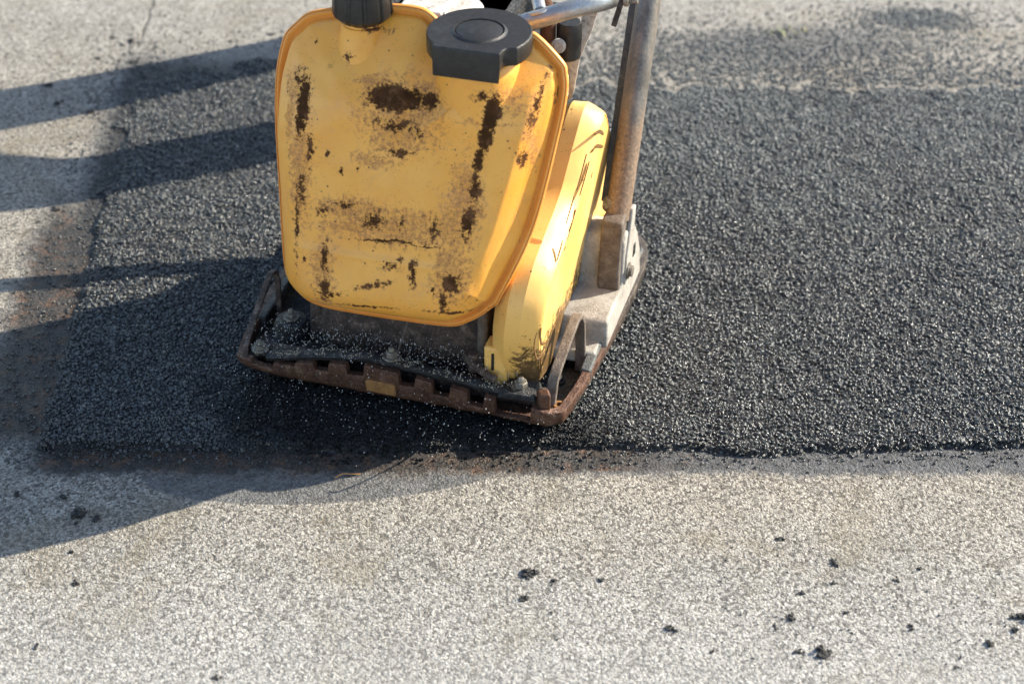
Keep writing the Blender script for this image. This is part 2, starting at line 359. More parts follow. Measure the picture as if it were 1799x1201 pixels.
M['darksteel'] = mat_metal('oily_dark_steel', [(.008, .008, .008), (.018, .017, .017), (.038, .038, .040), (.12, .10, .085)], .2, .40, 60, .006, 280)
M['mud'] = mat_metal('muddy_casting', [(.014, .009, .007), (.045, .029, .022), (.10, .066, .050), (.26, .20, .155)], 0, .5, 60, .008, 300)
M['cast'] = mat_metal('grey_dusty_casting', [(.20, .18, .155), (.34, .315, .28), (.44, .42, .385)], .0, .68, 34, .0022, 300)
M['flangemetal'] = mat_metal('grey_worn_flange', [(.045, .05, .052), (.085, .09, .09), (.17, .14, .11)], .2, .5, 44, .003, 260)
M['bracket'] = mat_metal('brown_bracket', [(.075, .058, .045), (.135, .105, .082), (.21, .175, .145)], .1, .66, 60, .003, 330)
M['steel'] = mat_metal('bare_steel', [(.30, .29, .28), (.44, .44, .43), (.60, .60, .59)], .75, .34, 24, .0008, 300)
M['boltm'] = mat_metal('sandy_bolt', [(.07, .058, .045), (.17, .15, .12), (.42, .38, .32)], .3, .5, 120, .001, 500)
M['pale'] = mat_metal('pale_painted_metal', [(.16, .13, .10), (.55, .50, .45), (.74, .72, .68)], 0, .4, 42, .001, 200)
M['tan'] = mat_metal('tan_metal', [(.25, .16, .10), (.42, .31, .22), (.5, .42, .33)], 0, .6, 40, .001, 200)
M['slot'] = mat_metal('slot_dark', [(.07, .035, .010), (.20, .10, .025)], 0, .7, 60, .001, 200)
def mat_plate():
    t = NT('base_plate_steel'); sep = t.N('SeparateXYZ'); t.L(t.obj, sep.inputs[0])
    n = t.noise(38, 6, .72, dist=.3); f = t.noise(260, 4, .7); m = t.math('ADD', t.math('MULTIPLY', n, .6), t.math('MULTIPLY', f, .4))
    rust = t.ramp(m, [(.36, (.020, .009, .006)), (.46, (.075, .032, .018)), (.56, (.13, .060, .034)), (.66, (.24, .16, .11))])
    grey = t.ramp(m, [(.36, (.010, .010, .010)), (.48, (.035, .036, .034)), (.58, (.09, .085, .07)), (.68, (.26, .21, .16))])
    inner = t.math('MULTIPLY', t.ss(sep.outputs[1], .012, .06), t.ss(sep.outputs[2], .040, .030))
    side = t.math('MULTIPLY', t.ss(sep.outputs[1], .10, .30), .75)
    c = t.mix(t.math('MAXIMUM', inner, side), rust, grey)
    return t.set(Base_Color=c, Roughness=t.ss(m, .35, .65, .62, .38), Metallic=.25, Normal=t.bump(t.math('ADD', n, f), .004, .8))
def mat_pipe():
    t = NT('handle_pipe_steel'); P = t.obj
    sep = t.N('SeparateXYZ'); t.L(P, sep.inputs[0])
    n = t.noise(34, 6, .75, v=t.mapping(P, sc=(1, 1, .35))); f = t.noise(240, 4, .7)
    m = t.math('ADD', n, t.math('MULTIPLY', t.math('SUBTRACT', f, .5), .5))
    st = t.ramp(m, [(.3, (.10, .088, .076)), (.5, (.185, .168, .148)), (.7, (.33, .305, .27))])
    ru = t.ramp(f, [(.35, (.11, .07, .045)), (.6, (.24, .15, .085)), (.75, (.36, .28, .2))])
    k = t.ss(t.math('ADD', t.math('MULTIPLY', t.math('SUBTRACT', m, .5), 1.2), t.ss(sep.outputs[2], .42, .22)), .30, .70)
    k2 = t.ss(m, .50, .62)
    c = t.mix(t.math('MULTIPLY', t.math('MAXIMUM', k, t.math('MULTIPLY', k2, .6)), .85), st, ru)
    return t.set(Base_Color=c, Roughness=t.math('MULTIPLY_ADD', k, .25, .36), Metallic=t.math('MULTIPLY_ADD', k, -.3, .3), Normal=t.bump(f, .001, .7))
M['pipe'] = mat_pipe(); M['plate'] = mat_plate()

# ------------------------------------------------------------------ the setting
gm = bmesh.new(); gs = 40
vs = [gm.verts.new((x, y, 0)) for x, y in [(-gs, -gs), (gs, -gs), (gs, gs), (-gs, gs)]]; gm.faces.new(vs)
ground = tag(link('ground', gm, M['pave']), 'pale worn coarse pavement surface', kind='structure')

def yb(x): return -.266 + .004*math.sin(9*x+1) + .012*max(0, x-.3)*1.2 - .010*math.exp(-((x-.335)/.045)**2)
def yt(x):
    if x < -.44: return .825+(x+.68)*.43
    if x < .11: return .93-(x+.44)*.20
    return .82-(x-.11)*.03
def sdf(x, y):
    d = min(x+.655+.025*(y+.26), y-yb(x), yt(x)-y)
    amp = .010 if y < .3 else .022 if y < .6 else .045
    return d + amp*mn.noise(Vector((x*22, y*22, 3)))*(.5 if abs(y-yb(x)) < .03 else 1) + .005*mn.noise(Vector((x*80, y*80, 7)))
def hgt(x, y, d):
    k = max(0, min(1, (d+.002)/.016)); k = k*k*(3-2*k)
    relief = .0025*mn.noise(Vector((x*9, y*9, 1)))+.0026*mn.noise(Vector((x*28, y*28, 2)))+.0016*mn.noise(Vector((x*62, y*62, 5)))
    rear = 1-.55*max(0, min(1, (y-.5)/.3))
    lf = .75 + .25*max(0, min(1, (x+.6)/.5)) if y > -.2 else 1
    return -.004 + k*(.0125*rear*lf+relief*.9)
gx = np.concatenate([np.arange(-.72, 1.3, .007), np.arange(1.3, 4.5, .1)]); gy = np.arange(-.31, .95, .007)
V = [(float(x), float(y), hgt(x, y, sdf(x, y))) for y in gy for x in gx]
nx = len(gx); F = [(j*nx+i, j*nx+i+1, (j+1)*nx+i+1, (j+1)*nx+i) for j in range(len(gy)-1) for i in range(nx-1)]
me = bpy.data.meshes.new('asphalt_patch'); me.from_pydata(V, [], F); me.materials.append(M['asph']); me.polygons.foreach_set('use_smooth', [True]*len(F))
patch = bpy.data.objects.new('asphalt_patch', me); COL.objects.link(patch)
tag(patch, 'fresh black asphalt repair laid into the pale pavement', kind='structure')

# loose and bound aggregate: one vertex per grain, stones instanced on them
def stone_group(mat, name, nvar=5, sub=1):
    g = bpy.data.node_groups.new(name, 'GeometryNodeTree')
    g.interface.new_socket('Geometry', in_out='INPUT', socket_type='NodeSocketGeometry'); g.interface.new_socket('Geometry', in_out='OUTPUT', socket_type='NodeSocketGeometry')
    N = g.nodes.new; L = g.links.new
    gi, go = N('NodeGroupInput'), N('NodeGroupOutput')
    j = N('GeometryNodeGeometryToInstance')
    for i in range(nvar):
        ic = N('GeometryNodeMeshIcoSphere'); ic.inputs['Radius'].default_value = 1; ic.inputs['Subdivisions'].default_value = sub+1
        sp = N('GeometryNodeSetPosition'); L(ic.outputs['Mesh'], sp.inputs['Geometry'])
        po = N('GeometryNodeInputPosition'); ad = N('ShaderNodeVectorMath'); ad.operation = 'ADD'; ad.inputs[1].default_value = (i*7.3, i*3.1, i*5.7)
        L(po.outputs[0], ad.inputs[0])
        nz = N('ShaderNodeTexNoise'); nz.inputs['Scale'].default_value = .95; nz.inputs['Detail'].default_value = 1.5; L(ad.outputs[0], nz.inputs['Vector'])
        mr = N('ShaderNodeMapRange'); mr.inputs['From Min'].default_value = .25; mr.inputs['From Max'].default_value = .75; mr.inputs['To Min'].default_value = .45; mr.inputs['To Max'].default_value = 1.35
        L(nz.outputs['Fac'], mr.inputs['Value'])
        sc = N('ShaderNodeVectorMath'); sc.operation = 'SCALE'; L(po.outputs[0], sc.inputs[0]); L(mr.outputs[0], sc.inputs['Scale'])
        L(sc.outputs[0], sp.inputs['Position'])
        sm = N('GeometryNodeSetMaterial'); sm.inputs['Material'].default_value = mat; L(sp.outputs[0], sm.inputs['Geometry'])
        L(sm.outputs[0], j.inputs[0])
    io = N('GeometryNodeInstanceOnPoints'); L(gi.outputs[0], io.inputs['Points']); L(j.outputs[0], io.inputs['Instance']); io.inputs['Pick Instance'].default_value = True
    rv = N('FunctionNodeRandomValue'); rv.data_type = 'INT'; rv.inputs[4].default_value = 0; rv.inputs[5].default_value = nvar-1
    L(rv.outputs[2], io.inputs['Instance Index'])
    for nm, sk in (('rot', 'Rotation'), ('scl', 'Scale')):
        a = N('GeometryNodeInputNamedAttribute'); a.data_type = 'FLOAT_VECTOR'; a.inputs['Name'].default_value = nm; L(a.outputs[0], io.inputs[sk])
    L(io.outputs[0], go.inputs[0]); return g
GRP = stone_group(M['grain'], 'stones')
def grains(name, pts, label):
    n = len(pts); me = bpy.data.meshes.new(name); me.from_pydata([p[:3] for p in pts], [], [])
    a = me.attributes.new('rot', 'FLOAT_VECTOR', 'POINT'); a.data.foreach_set('vector', (np.random.rand(n*3)*6.283).astype('f'))
    r = np.array([p[3] for p in pts])[:, None]*(.75+.5*np.random.rand(n, 3)); a = me.attributes.new('scl', 'FLOAT_VECTOR', 'POINT'); a.data.foreach_set('vector', r.astype('f').ravel())
    a = me.attributes.new('tone', 'FLOAT', 'POINT'); tn = np.random.rand(n)
    if len(pts[0]) > 4: tn *= np.clip(.10+np.array([p[4] for p in pts])/.026, .10, 1.0)
    a.data.foreach_set('value', tn.astype('f'))
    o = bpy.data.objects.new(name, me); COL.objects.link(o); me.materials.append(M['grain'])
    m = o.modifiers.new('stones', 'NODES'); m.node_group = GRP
    tag(o, label, kind='stuff'); return o
pts = []
s = .0041
for j in range(int((.95+.30)/s)):
    for i in range(int((1.18+.70)/s)):
        x = -.70+i*s+random.uniform(-.6, .6)*s; y = -.30+j*s+random.uniform(-.6, .6)*s
        if abs(x) > .82 + .2*(y+.3): continue
        d = sdf(x, y)
        if d < -.003: continue
        z = hgt(x, y, d); r = random.choice((.0012, .0016, .0019, .0022, .0027, .0032))*random.uniform(.9, 1.1)
        pts.append((x, y, z+random.uniform(-.0008, .0012), r, d if y > .2 or x < -.5 else d*2+.01))
grains('asphalt_grains', pts, 'black bitumen coated stones of the fresh asphalt surface')
pts = []
def stray(n, f, r0=.0010, r1=.0024):
    for _ in range(n):
        x, y = f()
        if sdf(x, y) > -.002: continue
        r = random.uniform(r0, r1); pts.append((x, y, r*.35, r))
G = random.gauss; U0 = random.uniform
stray(900, lambda: (random.uniform(-.66, 1.0), yb(0)-abs(G(0, .016))))
stray(700, lambda: (-.66-abs(G(0, .05)), random.uniform(-.3, .6)))
stray(900, lambda: (G(-.68, .05), G(.78, .12)))
stray(5200, lambda: (G(.45, .34), G(.92, .075)), .0012, .0030)
stray(2200, lambda: (U0(.1, 1.1), .80+abs(G(0, .045))), .0012, .0030)
stray(900, lambda: (G(.78, .07), G(1.08, .03)), .0012, .003)
stray(500, lambda: (random.uniform(-1.1, 1.2), G(.98, .2)))
stray(120, lambda: (random.uniform(-.75, .8), random.uniform(-.75, -.3)), .0006, .0013)
stray(160, lambda: (random.uniform(.25, .7), G(-.62, .07)), .0006, .0016)
grains('loose_grit', pts, 'loose black grit scattered around the asphalt patch')

# crumbs of asphalt, each a thing
def crumb_mesh(r, seed, n=7):
    bm = bmesh.new(); rnd = random.Random(seed)
    for k in range(n):
        c = Vector((rnd.gauss(0, .50), rnd.gauss(0, .38), abs(rnd.gauss(.10, .22))))*r
        if k == 0: c = Vector((0, 0, r*.15))
        rr = r*rnd.uniform(.14, .36)*(1.25 if k == 0 else 1)
        g = bmesh.ops.create_icosphere(bm, subdivisions=2, radius=rr)
        for v in g['verts']:
            q = v.co.copy(); v.co = Vector((q.x*1.2, q.y, q.z*.8))*(1+.95*mn.noise(q/rr*1.3+Vector((seed*3.1, k*2.7, 0)))) + c; v.co.z = max(v.co.z, -.0005)
    return bm
t_ = NT('crumb_asphalt'); M['crumb'] = t_.set(Base_Color=t_.ramp(t_.noise(700, 3, .7), [(.35, (.012, .012, .012)), (.6, (.04, .038, .036)), (.75, (.11, .10, .09))]), Roughness=.5, Normal=t_.bump(t_.noise(900, 3), .002, 1.0))
crumbs = [
 (928, 1005, 15, 'largest black crumb of the group in front of the machine'), (972, 1017, 6, 'small round crumb just right of the largest foreground crumb'),
 (1055, 1016, 5.5, 'small crumb lying alone right of the foreground crumb group'), (924, 1050, 8, 'middling black crumb just below the largest foreground crumb'),
 (968, 1075, 3.5, 'tiny crumb lowest of the foreground crumb group'), (1370, 945, 7, 'black crumb nearest the patch edge on the right pavement'),
 (1465, 986, 8, 'crumb with a ragged outline right of the one nearest the patch'), (1468, 1023, 6, 'crumb at the upper right end of a short row of smears'),
 (1408, 1040, 6, 'flat crumb at the left end of a short row of smears'), (1175, 1103, 8.5, 'lone black crumb casting a shadow on clean pavement'),
 (1253, 1142, 6, 'small crumb below and right of the lone black crumb'), (1447, 1147, 14, 'biggest ragged clump of asphalt near the bottom right'),
 (1405, 1143, 7, 'small crumb just left of the biggest ragged clump'), (1390, 1084, 8, 'flat oval crumb above the biggest ragged clump'),
 (1361, 1096, 4.5, 'tiny crumb left of the flat oval crumb'), (1485, 1074, 5, 'small crumb right of the flat oval crumb'),
 (1600, 1097, 5, 'small crumb alone between clump and right frame edge'), (1615, 997, 5.5, 'small crumb highest on the right hand side'),
 (1577, 1016, 6, 'brownish crumb just below the highest right crumb'), (1795, 1082, 12, 'ragged clump cut by the right frame edge'),
 (1785, 1106, 9, 'crumb just below the clump at the right frame edge'), (1740, 1130, 9, 'flat smeared crumb left of the frame edge pair'),
 (1680, 1170, 5, 'small crumb close to the bottom right corner'), (137, 903, 15, 'wide black clump in the shade at the lower left'),
 (112, 871, 11, 'brownish clump just above the wide shaded clump'), (168, 908, 8, 'crumb touching the right side of the wide shaded clump'),
 (65, 1132, 6, 'crumb on sunlit pavement near the lower left corner'), (380, 1187, 7, 'crumb at the very bottom edge of the frame'),
 (30, 867, 9, 'brown crumb beside the left frame edge in the shade'), (85, 149, 9, 'far black crumb in the upper leg shadow, near the left edge'),
 (100, 181, 8, 'far black crumb lower in the same leg shadow'), (232, 72, 9, 'far blurred crumb on sunlit pavement, right of a pair'),
 (198, 66, 6, 'far blurred crumb on sunlit pavement, left of a pair'), (172, 102, 6, 'far crumb on sunlit pavement above the leg shadow'),
 (238, 108, 9, 'far crumb on the upper border of the leg shadow'), (157, 196, 8, 'far crumb in the sunlit stripe between two leg shadows'),
 (476, 60, 7, 'far crumb touching the leg shadow beside the tank'), (405, 72, 6, 'far crumb on the leg shadow border left of the tank'),
 (98, 366, 9, 'brown crumb at the lower edge of the second leg shadow'), (125, 968, 6, 'small crumb just outside the shade at the lower left'),
 (130, 1022, 7, 'thin flat crumb on sunlit pavement at the left'), (1042, 160, 0, '')]
for i, (x, y, r, lb) in enumerate(crumbs):
    if r <= 0: continue
    p = at(x, y, .002); rr = r/1250*(.84 if r > 8.5 else 1)
    if y < 250: rr *= 1.25
    o = link('asphalt_crumb', crumb_mesh(rr, i+1, 26 if r > 12 else 16 if r > 7.5 else 9), M['crumb'], ang=60, recalc=False)
    o.location = (p.x, p.y, 0); o.rotation_euler = (0, 0, i*1.3)
    tag(o, lb, 'asphalt crumb', 'asphalt crumbs scattered on the pavement')

# dry stalk and a small tuft
bm = bmesh.new(); p = at(607, 838)
tube(bm, curve_pts([(p.x-.014, p.y-.004, .002), (p.x-.004, p.y+.001, .005), (p.x+.008, p.y+.002, .004), (p.x+.02, p.y+.005, .002)]), [.0008]*12+[.0006]*13, 6)
t_ = NT('dry_straw'); tag(link('dry_stalk', bm, t_.set(Base_Color=(.45, .22, .07), Roughness=.7)), 'thin orange dry stalk lying on the pavement in front of the machine', 'stalk')
bm = bmesh.new(); p = at(1372, 58)
for k in range(22):
    a = random.uniform(0, 2*PI); b = Vector((p.x+random.gauss(0, .024), p.y+random.gauss(0, .010), 0)); l = random.uniform(.006, .018)
    d = Vector((math.cos(a)*l*.9, math.sin(a)*l*.6, l*.6)); w = Vector((-math.sin(a), math.cos(a), 0))*.0013
    v = [bm.verts.new(q) for q in (b-w, b+w, b+d*.6+w*.8+Vector((0, 0, l*.2)), b+d*.6-w*.8+Vector((0, 0, l*.2)), b+d)]
    bm.faces.new(v[:4]); bm.faces.new([v[3], v[2], v[4]])
t_ = NT('pale_grass'); tag(link('grass_tuft', bm, t_.set(Base_Color=t_.ramp(t_.noise(60), [(.4, (.16, .20, .06)), (.6, (.42, .38, .17))]), Roughness=.6), recalc=False), 'small pale green and straw coloured tuft on the far pavement', 'grass tuft')

# ------------------------------------------------------------------ plate compactor
mc = empty('plate_compactor', (MO.x, MO.y, 0), YAW)
tag(mc, 'worn yellow plate compactor with stained water tank and rusty base plate', 'plate compactor')

# base plate ------------------------------------------------------------------
ZF = .012   # stands on the fresh layer
def rim_top(x): return float(np.interp(x, [-.25, -.19, -.13, -.047, -.005, .085, .142, .199, .25], [.050, .056, .070, .083, .080, .071, .064, .064, .058]))
outl = [(-.200, .002), (-.12, -.002), (0, -.004), (.12, -.006), (.205, -.010), (.232, -.002), (.243, .022), (.252, .10), (.262, .25), (.264, .38), (.256, .44), (.236, .475), (.19, .488), (0, .49), (-.19, .49), (-.235, .478), (-.256, .445), (-.262, .30), (-.258, .10), (-.252, .035), (-.240, .012)]
OUT = resample(closed_curve([(x, y, 0) for x, y in outl], 10), 900)
def normals(P):
    n = len(P); r = []
    for i in range(n):
        t = (P[(i+1) % n]-P[i-1]).normalized(); r.append(Vector((t.y, -t.x, 0)))
    return r
ON = normals(OUT)
def ztop(p):
    if p.y < .05: f = 1
    elif p.y < .12: f = 1-(p.y-.05)/.07
    else: f = 0
    return f*(rim_top(p.x)-.010)+(1-f)*.050
def rough(p, z, k=.0011): return k*(mn.noise(Vector((p.x*55, p.y*55, z*60)))+.7*mn.noise(Vector((p.x*150, p.y*150, z*90))))
def ring(inset, zf):
    out = []
    for p, n in zip(OUT, ON):
        z = zf(p); e = rough(p, z); out.append(Vector((p.x-n.x*(inset+e), p.y-n.y*(inset+e), z+rough(p, z+3, .0009))))
    return out
notches = [(-.222, -.187, .041, 0), (-.176, -.152, .052, 0), (-.123, -.100, .055, 0), (-.074, -.047, .058, 0), (.003, .028, .055, 0), (.053, .078, .049, 0), (.104, .128, .042, 0), (.142, .196, .036, 1)]
def notch(p, z):
    if p.y > .03: return z
    for a, b, zb, k in notches:
        if a <= p.x <= b: return min(z, zb-.004)
    return z
bm = bmesh.new()
rings_mesh(bm, [ring(.06, lambda p: ZF+.001), ring(.03, lambda p: ZF+.003), ring(.012, lambda p: ZF+.008), ring(.003, lambda p: ZF+.014), ring(0, lambda p: ZF+.020),
                ring(0, lambda p: notch(p, ztop(p))-.0015), ring(.0012, lambda p: notch(p, ztop(p))), ring(.0105, lambda p: notch(p, ztop(p))), ring(.0120, lambda p: notch(p, ztop(p))-.0015), ring(.0135, lambda p: .026), ring(.05, lambda p: .024)], cap0=True, cap1=True)
plate = link('base_plate', bm, M['plate'], mc, 38)
# bright rust wear patch on the front lip
bm = bmesh.new()
prism(bm, [(-.043, .034), (-.045, .050), (-.040, .0525), (-.006, .0515), (-.001, .049), (.000, .032)], -.0075, -.001, 'y')
link('lifting_pad', bm, M['orange_rust'], mc, 30, .0015)
# side flange strips (dark sloped inner plate)
bm = bmesh.new()
prism(bm, [(.10, .030), (.10, .052), (.20, .060), (.30, .064), (.38, .062), (.44, .050), (.44, .030)], .236, .2525, 'x')
link('side_rib', bm, M['flangemetal'], mc, 35, .003)
bm = bmesh.new()
prism(bm, [(.10, .030), (.10, .050), (.30, .056), (.44, .046), (.44, .030)], -.250, -.236, 'x')
link('side_rib', bm, M['darksteel'], mc, 35, .003)
# corner wall at the front right: raised ear beside the big opening
bm = bmesh.new()
A = [Vector((.197, .012, 0)), Vector((.206, -.004, 0)), Vector((.222, -.001, 0)), Vector((.214, .014, 0))]
rings_mesh(bm, [[Vector((p.x, p.y, z+(.004 if i > 1 else 0))) for i, p in enumerate(A)] for z in (.030, .072)], cap0=True, cap1=True)
link('corner_ear', bm, M['rust'], mc, 30, .003)
# front bumper bar: dark oily strip behind the castellated lip
bm = bmesh.new(); R = []
for x in np.linspace(-.222, .205, 160):
    z = rim_top(x); y = .004+(.010 if x < -.2 else 0) + max(0, (x-.18))*.3
    e1, e2 = .0022*mn.noise(Vector((x*45, 1, 0))), .0022*mn.noise(Vector((x*60, 5, 0)))
    R.append([Vector((x, y+.004, z-.0105)), Vector((x, y+.001+e1, z-.004)), Vector((x, y+.004, z-.001+e2)), Vector((x, y+.015, z+e1)), Vector((x, y+.020, z-.004)), Vector((x, y+.020, z-.0105))])
rings_mesh(bm, R, cap0=True, cap1=True); link('bumper_bar', bm, M['darksteel'], mc, 50)
bm = bmesh.new()
for x in np.arange(-.235, .20, .016):
    pass
rings_mesh(bm, [[Vector((-.225, .032, .026)), Vector((-.225, .030, .044)), Vector((.205, .030, .044)), Vector((.205, .032, .026))], [Vector((-.225, .050, .026)), Vector((-.225, .048, .050)), Vector((.205, .048, .050)), Vector((.205, .05, .026))]], cap0=True, cap1=True)
link('inner_web', bm, M['mud'], mc, 30, .002)
# lumpy deck between web and engine base
bm = bmesh.new(); nxx, nyy = 70, 34; gv = []
for j in range(nyy):
    for i in range(nxx):
        x = -.225+.40*i/(nxx-1); y = .026+.20*j/(nyy-1)
        z = .030 + (rim_top(x)-.018-.030)*max(0, 1-(y-.026)/.09) + .006*mn.noise(Vector((x*30, y*30, 0)))+.003*mn.noise(Vector((x*110, y*110, 0)))
        gv.append(bm.verts.new((x, y, z)))
for j in range(nyy-1):
    for i in range(nxx-1): bm.faces.new([gv[j*nxx+i], gv[j*nxx+i+1], gv[(j+1)*nxx+i+1], gv[(j+1)*nxx+i]])
link('deck', bm, M['darksteel'], mc, 60, recalc=False)
# corner lifting loops (flat bar bent to a triangle)
def flat_loop(pts, w, th, mat, name='lifting_loop'):
    bm = bmesh.new(); P = [Vector(p) for p in pts]; R = []
    for i, p in enumerate(P):
        t = (P[min(i+1, len(P)-1)]-P[max(0, i-1)]).normalized(); n = t.cross(Vector((1, 0, 0))).normalized()
        X = Vector((1, 0, 0))
        R.append([p-X*w-n*th, p+X*w-n*th, p+X*w+n*th, p-X*w+n*th])
    rings_mesh(bm, R, cap0=True, cap1=True); return link(name, bm, mat, mc, 40, .0012)
flat_loop([(.217, .010, .026), (.216, .022, .050), (.216, .033, .074), (.217, .050, .086), (.220, .095, .106), (.222, .124, .118), (.224, .136, .117), (.226, .140, .106), (.229, .135, .060), (.230, .130, .028)], .0072, .0036, M['bracket'])
flat_loop([(-.232, .010, .03), (-.234, .02, .055), (-.236, .06, .074), (-.236, .10, .094), (-.235, .128, .110), (-.233, .140, .108), (-.231, .143, .09), (-.230, .138, .03)], .0045, .0025, M['mud'])
# boss with a hole between loop and ear
bm = bmesh.new(); lathe(bm, [(.009, 0), (.009, .016), (.0085, .017), (.0045, .017), (.0045, .008)], (.2285, .020, .030), 24); link('boss', bm, M['orange_rust'], mc, 40)

# engine base / exciter housing under the tank
bm = bmesh.new()
prism(bm, [(.070, .040), (.060, .075), (.075, .13), (.105, .20), (.30, .22), (.40, .18), (.42, .04)], -.135, .112)
link('exciter_housing', bm, M['mud'], mc, 30, .008, 3)
bm = bmesh.new()
prism(bm, [(-.165, .04), (-.160, .12), (-.15, .19), (-.137, .20), (-.137, .04)], .09, .36, 'y')
link('engine_mount', bm, M['mud'], mc, 30, .006, 3)
bm = bmesh.new(); lathe(bm, [(.020, 0), (.026, .006), (.028, .03), (.026, .052), (.018, .058)], (-.168, .17, .112), 24); link('rubber_mount', bm, M['bracket'], mc, 40)
bm = bmesh.new(); lathe(bm, [(.026, 0), (.026, .022), (.022, .030), (.010, .033)], (-.193, .095, .030), 24); link('rubber_mount', bm, M['darksteel'], mc, 40)
bm = bmesh.new(); tube(bm, [(.104, .066, .045), (.106, .068, .16), (.106, .09, .2)], .0075, 14); link('spray_pipe', bm, M['bracket'], mc)
bm = bmesh.new(); tube(bm, curve_pts([(.002, .050, .125), (-.001, .044, .110), (-.005, .036, .094), (-.008, .030, .082)]), .0011, 8); link('water_hose', bm, M['bracket'], mc)
bm = bmesh.new()
for k in range(5): lathe(bm, [(.006, k*.006), (.0075, k*.006+.003), (.006, k*.006+.006)], (.100, .036, .066), 12)
link('spring', bm, M['mud'], mc, 50)
bm = bmesh.new(); tube(bm, curve_pts([(.088, .038, .088), (.100, .030, .084), (.120, .022, .077), (.138, .020, .070)]), .0055, 10); link('drain_nozzle', bm, M['mud'], mc)
def bz(x, y, dz=0): return (x, y, rim_top(x)+dz)
hexbolt(mc, bz(-.012, .016, .001), .0085, .009, M['boltm'])
hexbolt(mc, bz(.173, .022, -.002), .0095, .010, M['boltm'])
hexbolt(mc, bz(-.213, .022, -.001), .0085, .007, M['boltm'])
hexbolt(mc, (-.193, .095, .063), .0085, .006, M['boltm'])
hexbolt(mc, (.205, .10, .026), .008, .006, M['darksteel'])
# tray in the big opening
bm = bmesh.new(); prism(bm, [(.143, .052), (.145, .060), (.160, .064), (.196, .066), (.200, .055)], .002, .040, 'y'); link('bolt_lug', bm, M['darksteel'], mc, 30, .003)

# grey rear console with the handle pivot
bm = bmesh.new()
prism(bm, [(.165, .045), (.168, .088), (.175, .092), (.252, .093), (.258, .10), (.262, .165), (.272, .174), (.300, .176), (.325, .166), (.350, .135), (.372, .095), (.380, .045)], .145, .2595)
link('console', bm, M['cast'], mc, 30, .005, 3)
bm = bmesh.new(); prism(bm, [(.13, .04), (.135, .058), (.40, .062), (.42, .04)], .150, .2505); link('console_foot', bm, M['cast'], mc, 30, .004)
bm = bmesh.new(); prism(bm, [(.318, .108), (.322, .128), (.334, .126), (.334, .106)], .257, .2605); link('console_slot', bm, M['black'], mc, 30, .001)
# pivot bracket (brown forged lug) around the handle foot
def lug(x0, x1, mat):
    bm = bmesh.new(); prof = [(.246, .100), (.248, .090), (.256, .084), (.276, .083), (.290, .090), (.296, .105), (.318, .196), (.280, .200), (.264, .196), (.2465, .12)]
    prism(bm, prof, x0, x1); return link('pivot_bracket', bm, mat, mc, 30, .004, 3)
lug(.2235, .2555, M['bracket']); 
bm = bmesh.new(); prism(bm, [(.262, .095), (.285, .094), (.296, .115), (.318, .20), (.300, .202), (.268, .14)], .2555, .2625); link('bracket_side', bm, M['cast'], mc, 30, .002)
bm = bmesh.new(); lathe(bm, [(.0125, 0), (.0125, .002), (.0085, .0025), (.0085, .007), (.006, .008)], (.2625, .276, .112), 24, Vector((1, 0, 0))); link('pivot_bolt', bm, M['boltm'], mc, 35)
# handle: two tubes and a grip bar beyond the top of the frame
HX = .240
def hp(z): return (HX, .296+(z-.19)*.575, z)
bm = bmesh.new(); tube(bm, [hp(.185), hp(.40), hp(.62), hp(.84)], .0178, 24); link('handle_tube', bm, M['pipe'], mc)
bm = bmesh.new(); prism(bm, [(hp(.2)[1]+.010, .2), (hp(.2)[1]+.034, .2), (hp(.8)[1]+.034, .8), (hp(.8)[1]+.010, .8)], HX-.029, HX-.0165); link('handle_stiffener', bm, M['flangemetal'], mc, 30, .001)
bm = bmesh.new(); tube(bm, [(-.237, .378+(z-.1)*.505, z) for z in (.06, .3, .6, .84)], .0178, 24); link('handle_tube', bm, M['pipe'], mc)
bm = bmesh.new(); T = hp(.84); tube(bm, curve_pts([T, (HX-.004, T[1]+.035, .89), (HX-.04, T[1]+.055, .918), (.1, T[1]+.06, .925), (-.1, T[1]+.10, .925), (-HX+.04, T[1]+.115, .918), (-HX+.004, T[1]+.10, .89), (-.237, .7517, .84)], 8), .0165, 18); link('grip_bar', bm, M['black'], mc)
bm = bmesh.new(); lathe(bm, [(.012, -.02), (.012, .0), (.009, .004)], (.222, .300, .205), 16, Vector((-1, 0, 0))); link('handle_stop', bm, M['boltm'], mc)
for sx in (-1,):
    bm = bmesh.new(); prism(bm, [(.25, .06), (.25, .13), (.31, .16), (.36, .13), (.37, .06)], -.255, -.2)
    link('console', bm, M['mud'], mc, 30, .005, 3)

# water tank ------------------------------------------------------------------
seam = [(-0.0205, 0.434), (-0.0589, 0.4285), (-0.0898, 0.4221), (-0.1326, 0.4102), (-0.1521, 0.3942), (-0.1676, 0.3756), (-0.176, 0.3439), (-0.1795, 0.3126), (-0.1797, 0.2657), (-0.1766, 0.2146), (-0.1725, 0.1629), (-0.1684, 0.1063), (-0.1626, 0.0491), (-0.1513, 0.0258), (-0.1284, 0.0068), (-0.0991, 0.0), (-0.0617, -0.0012), (0.004, -0.0008), (0.077, 0.0023), (0.1047, 0.0139), (0.1239, 0.0279), (0.1375, 0.0417), (0.1463, 0.0539), (0.1865, 0.1611), (0.2116, 0.2967), (0.2175, 0.3502), (0.2152, 0.3722), (0.2088, 0.3877), (0.1691, 0.4200), (0.150, .412), (0.101, 0.402), (0.06, 0.408), (0.033, .428), (.015, .4345)]
seam = seam[::-1]
SM = resample(closed_curve([(a, b, 0) for a, b in seam], 8), 280)
SN = normals(SM)
if sum((SM[i].x*SM[(i+1) % 280].y-SM[(i+1) % 280].x*SM[i].y) for i in range(280)) < 0: SN = [-n for n in SN]
def T(u, w, n): return T0+Vector((u, 0, 0))+TW*w+TN*n
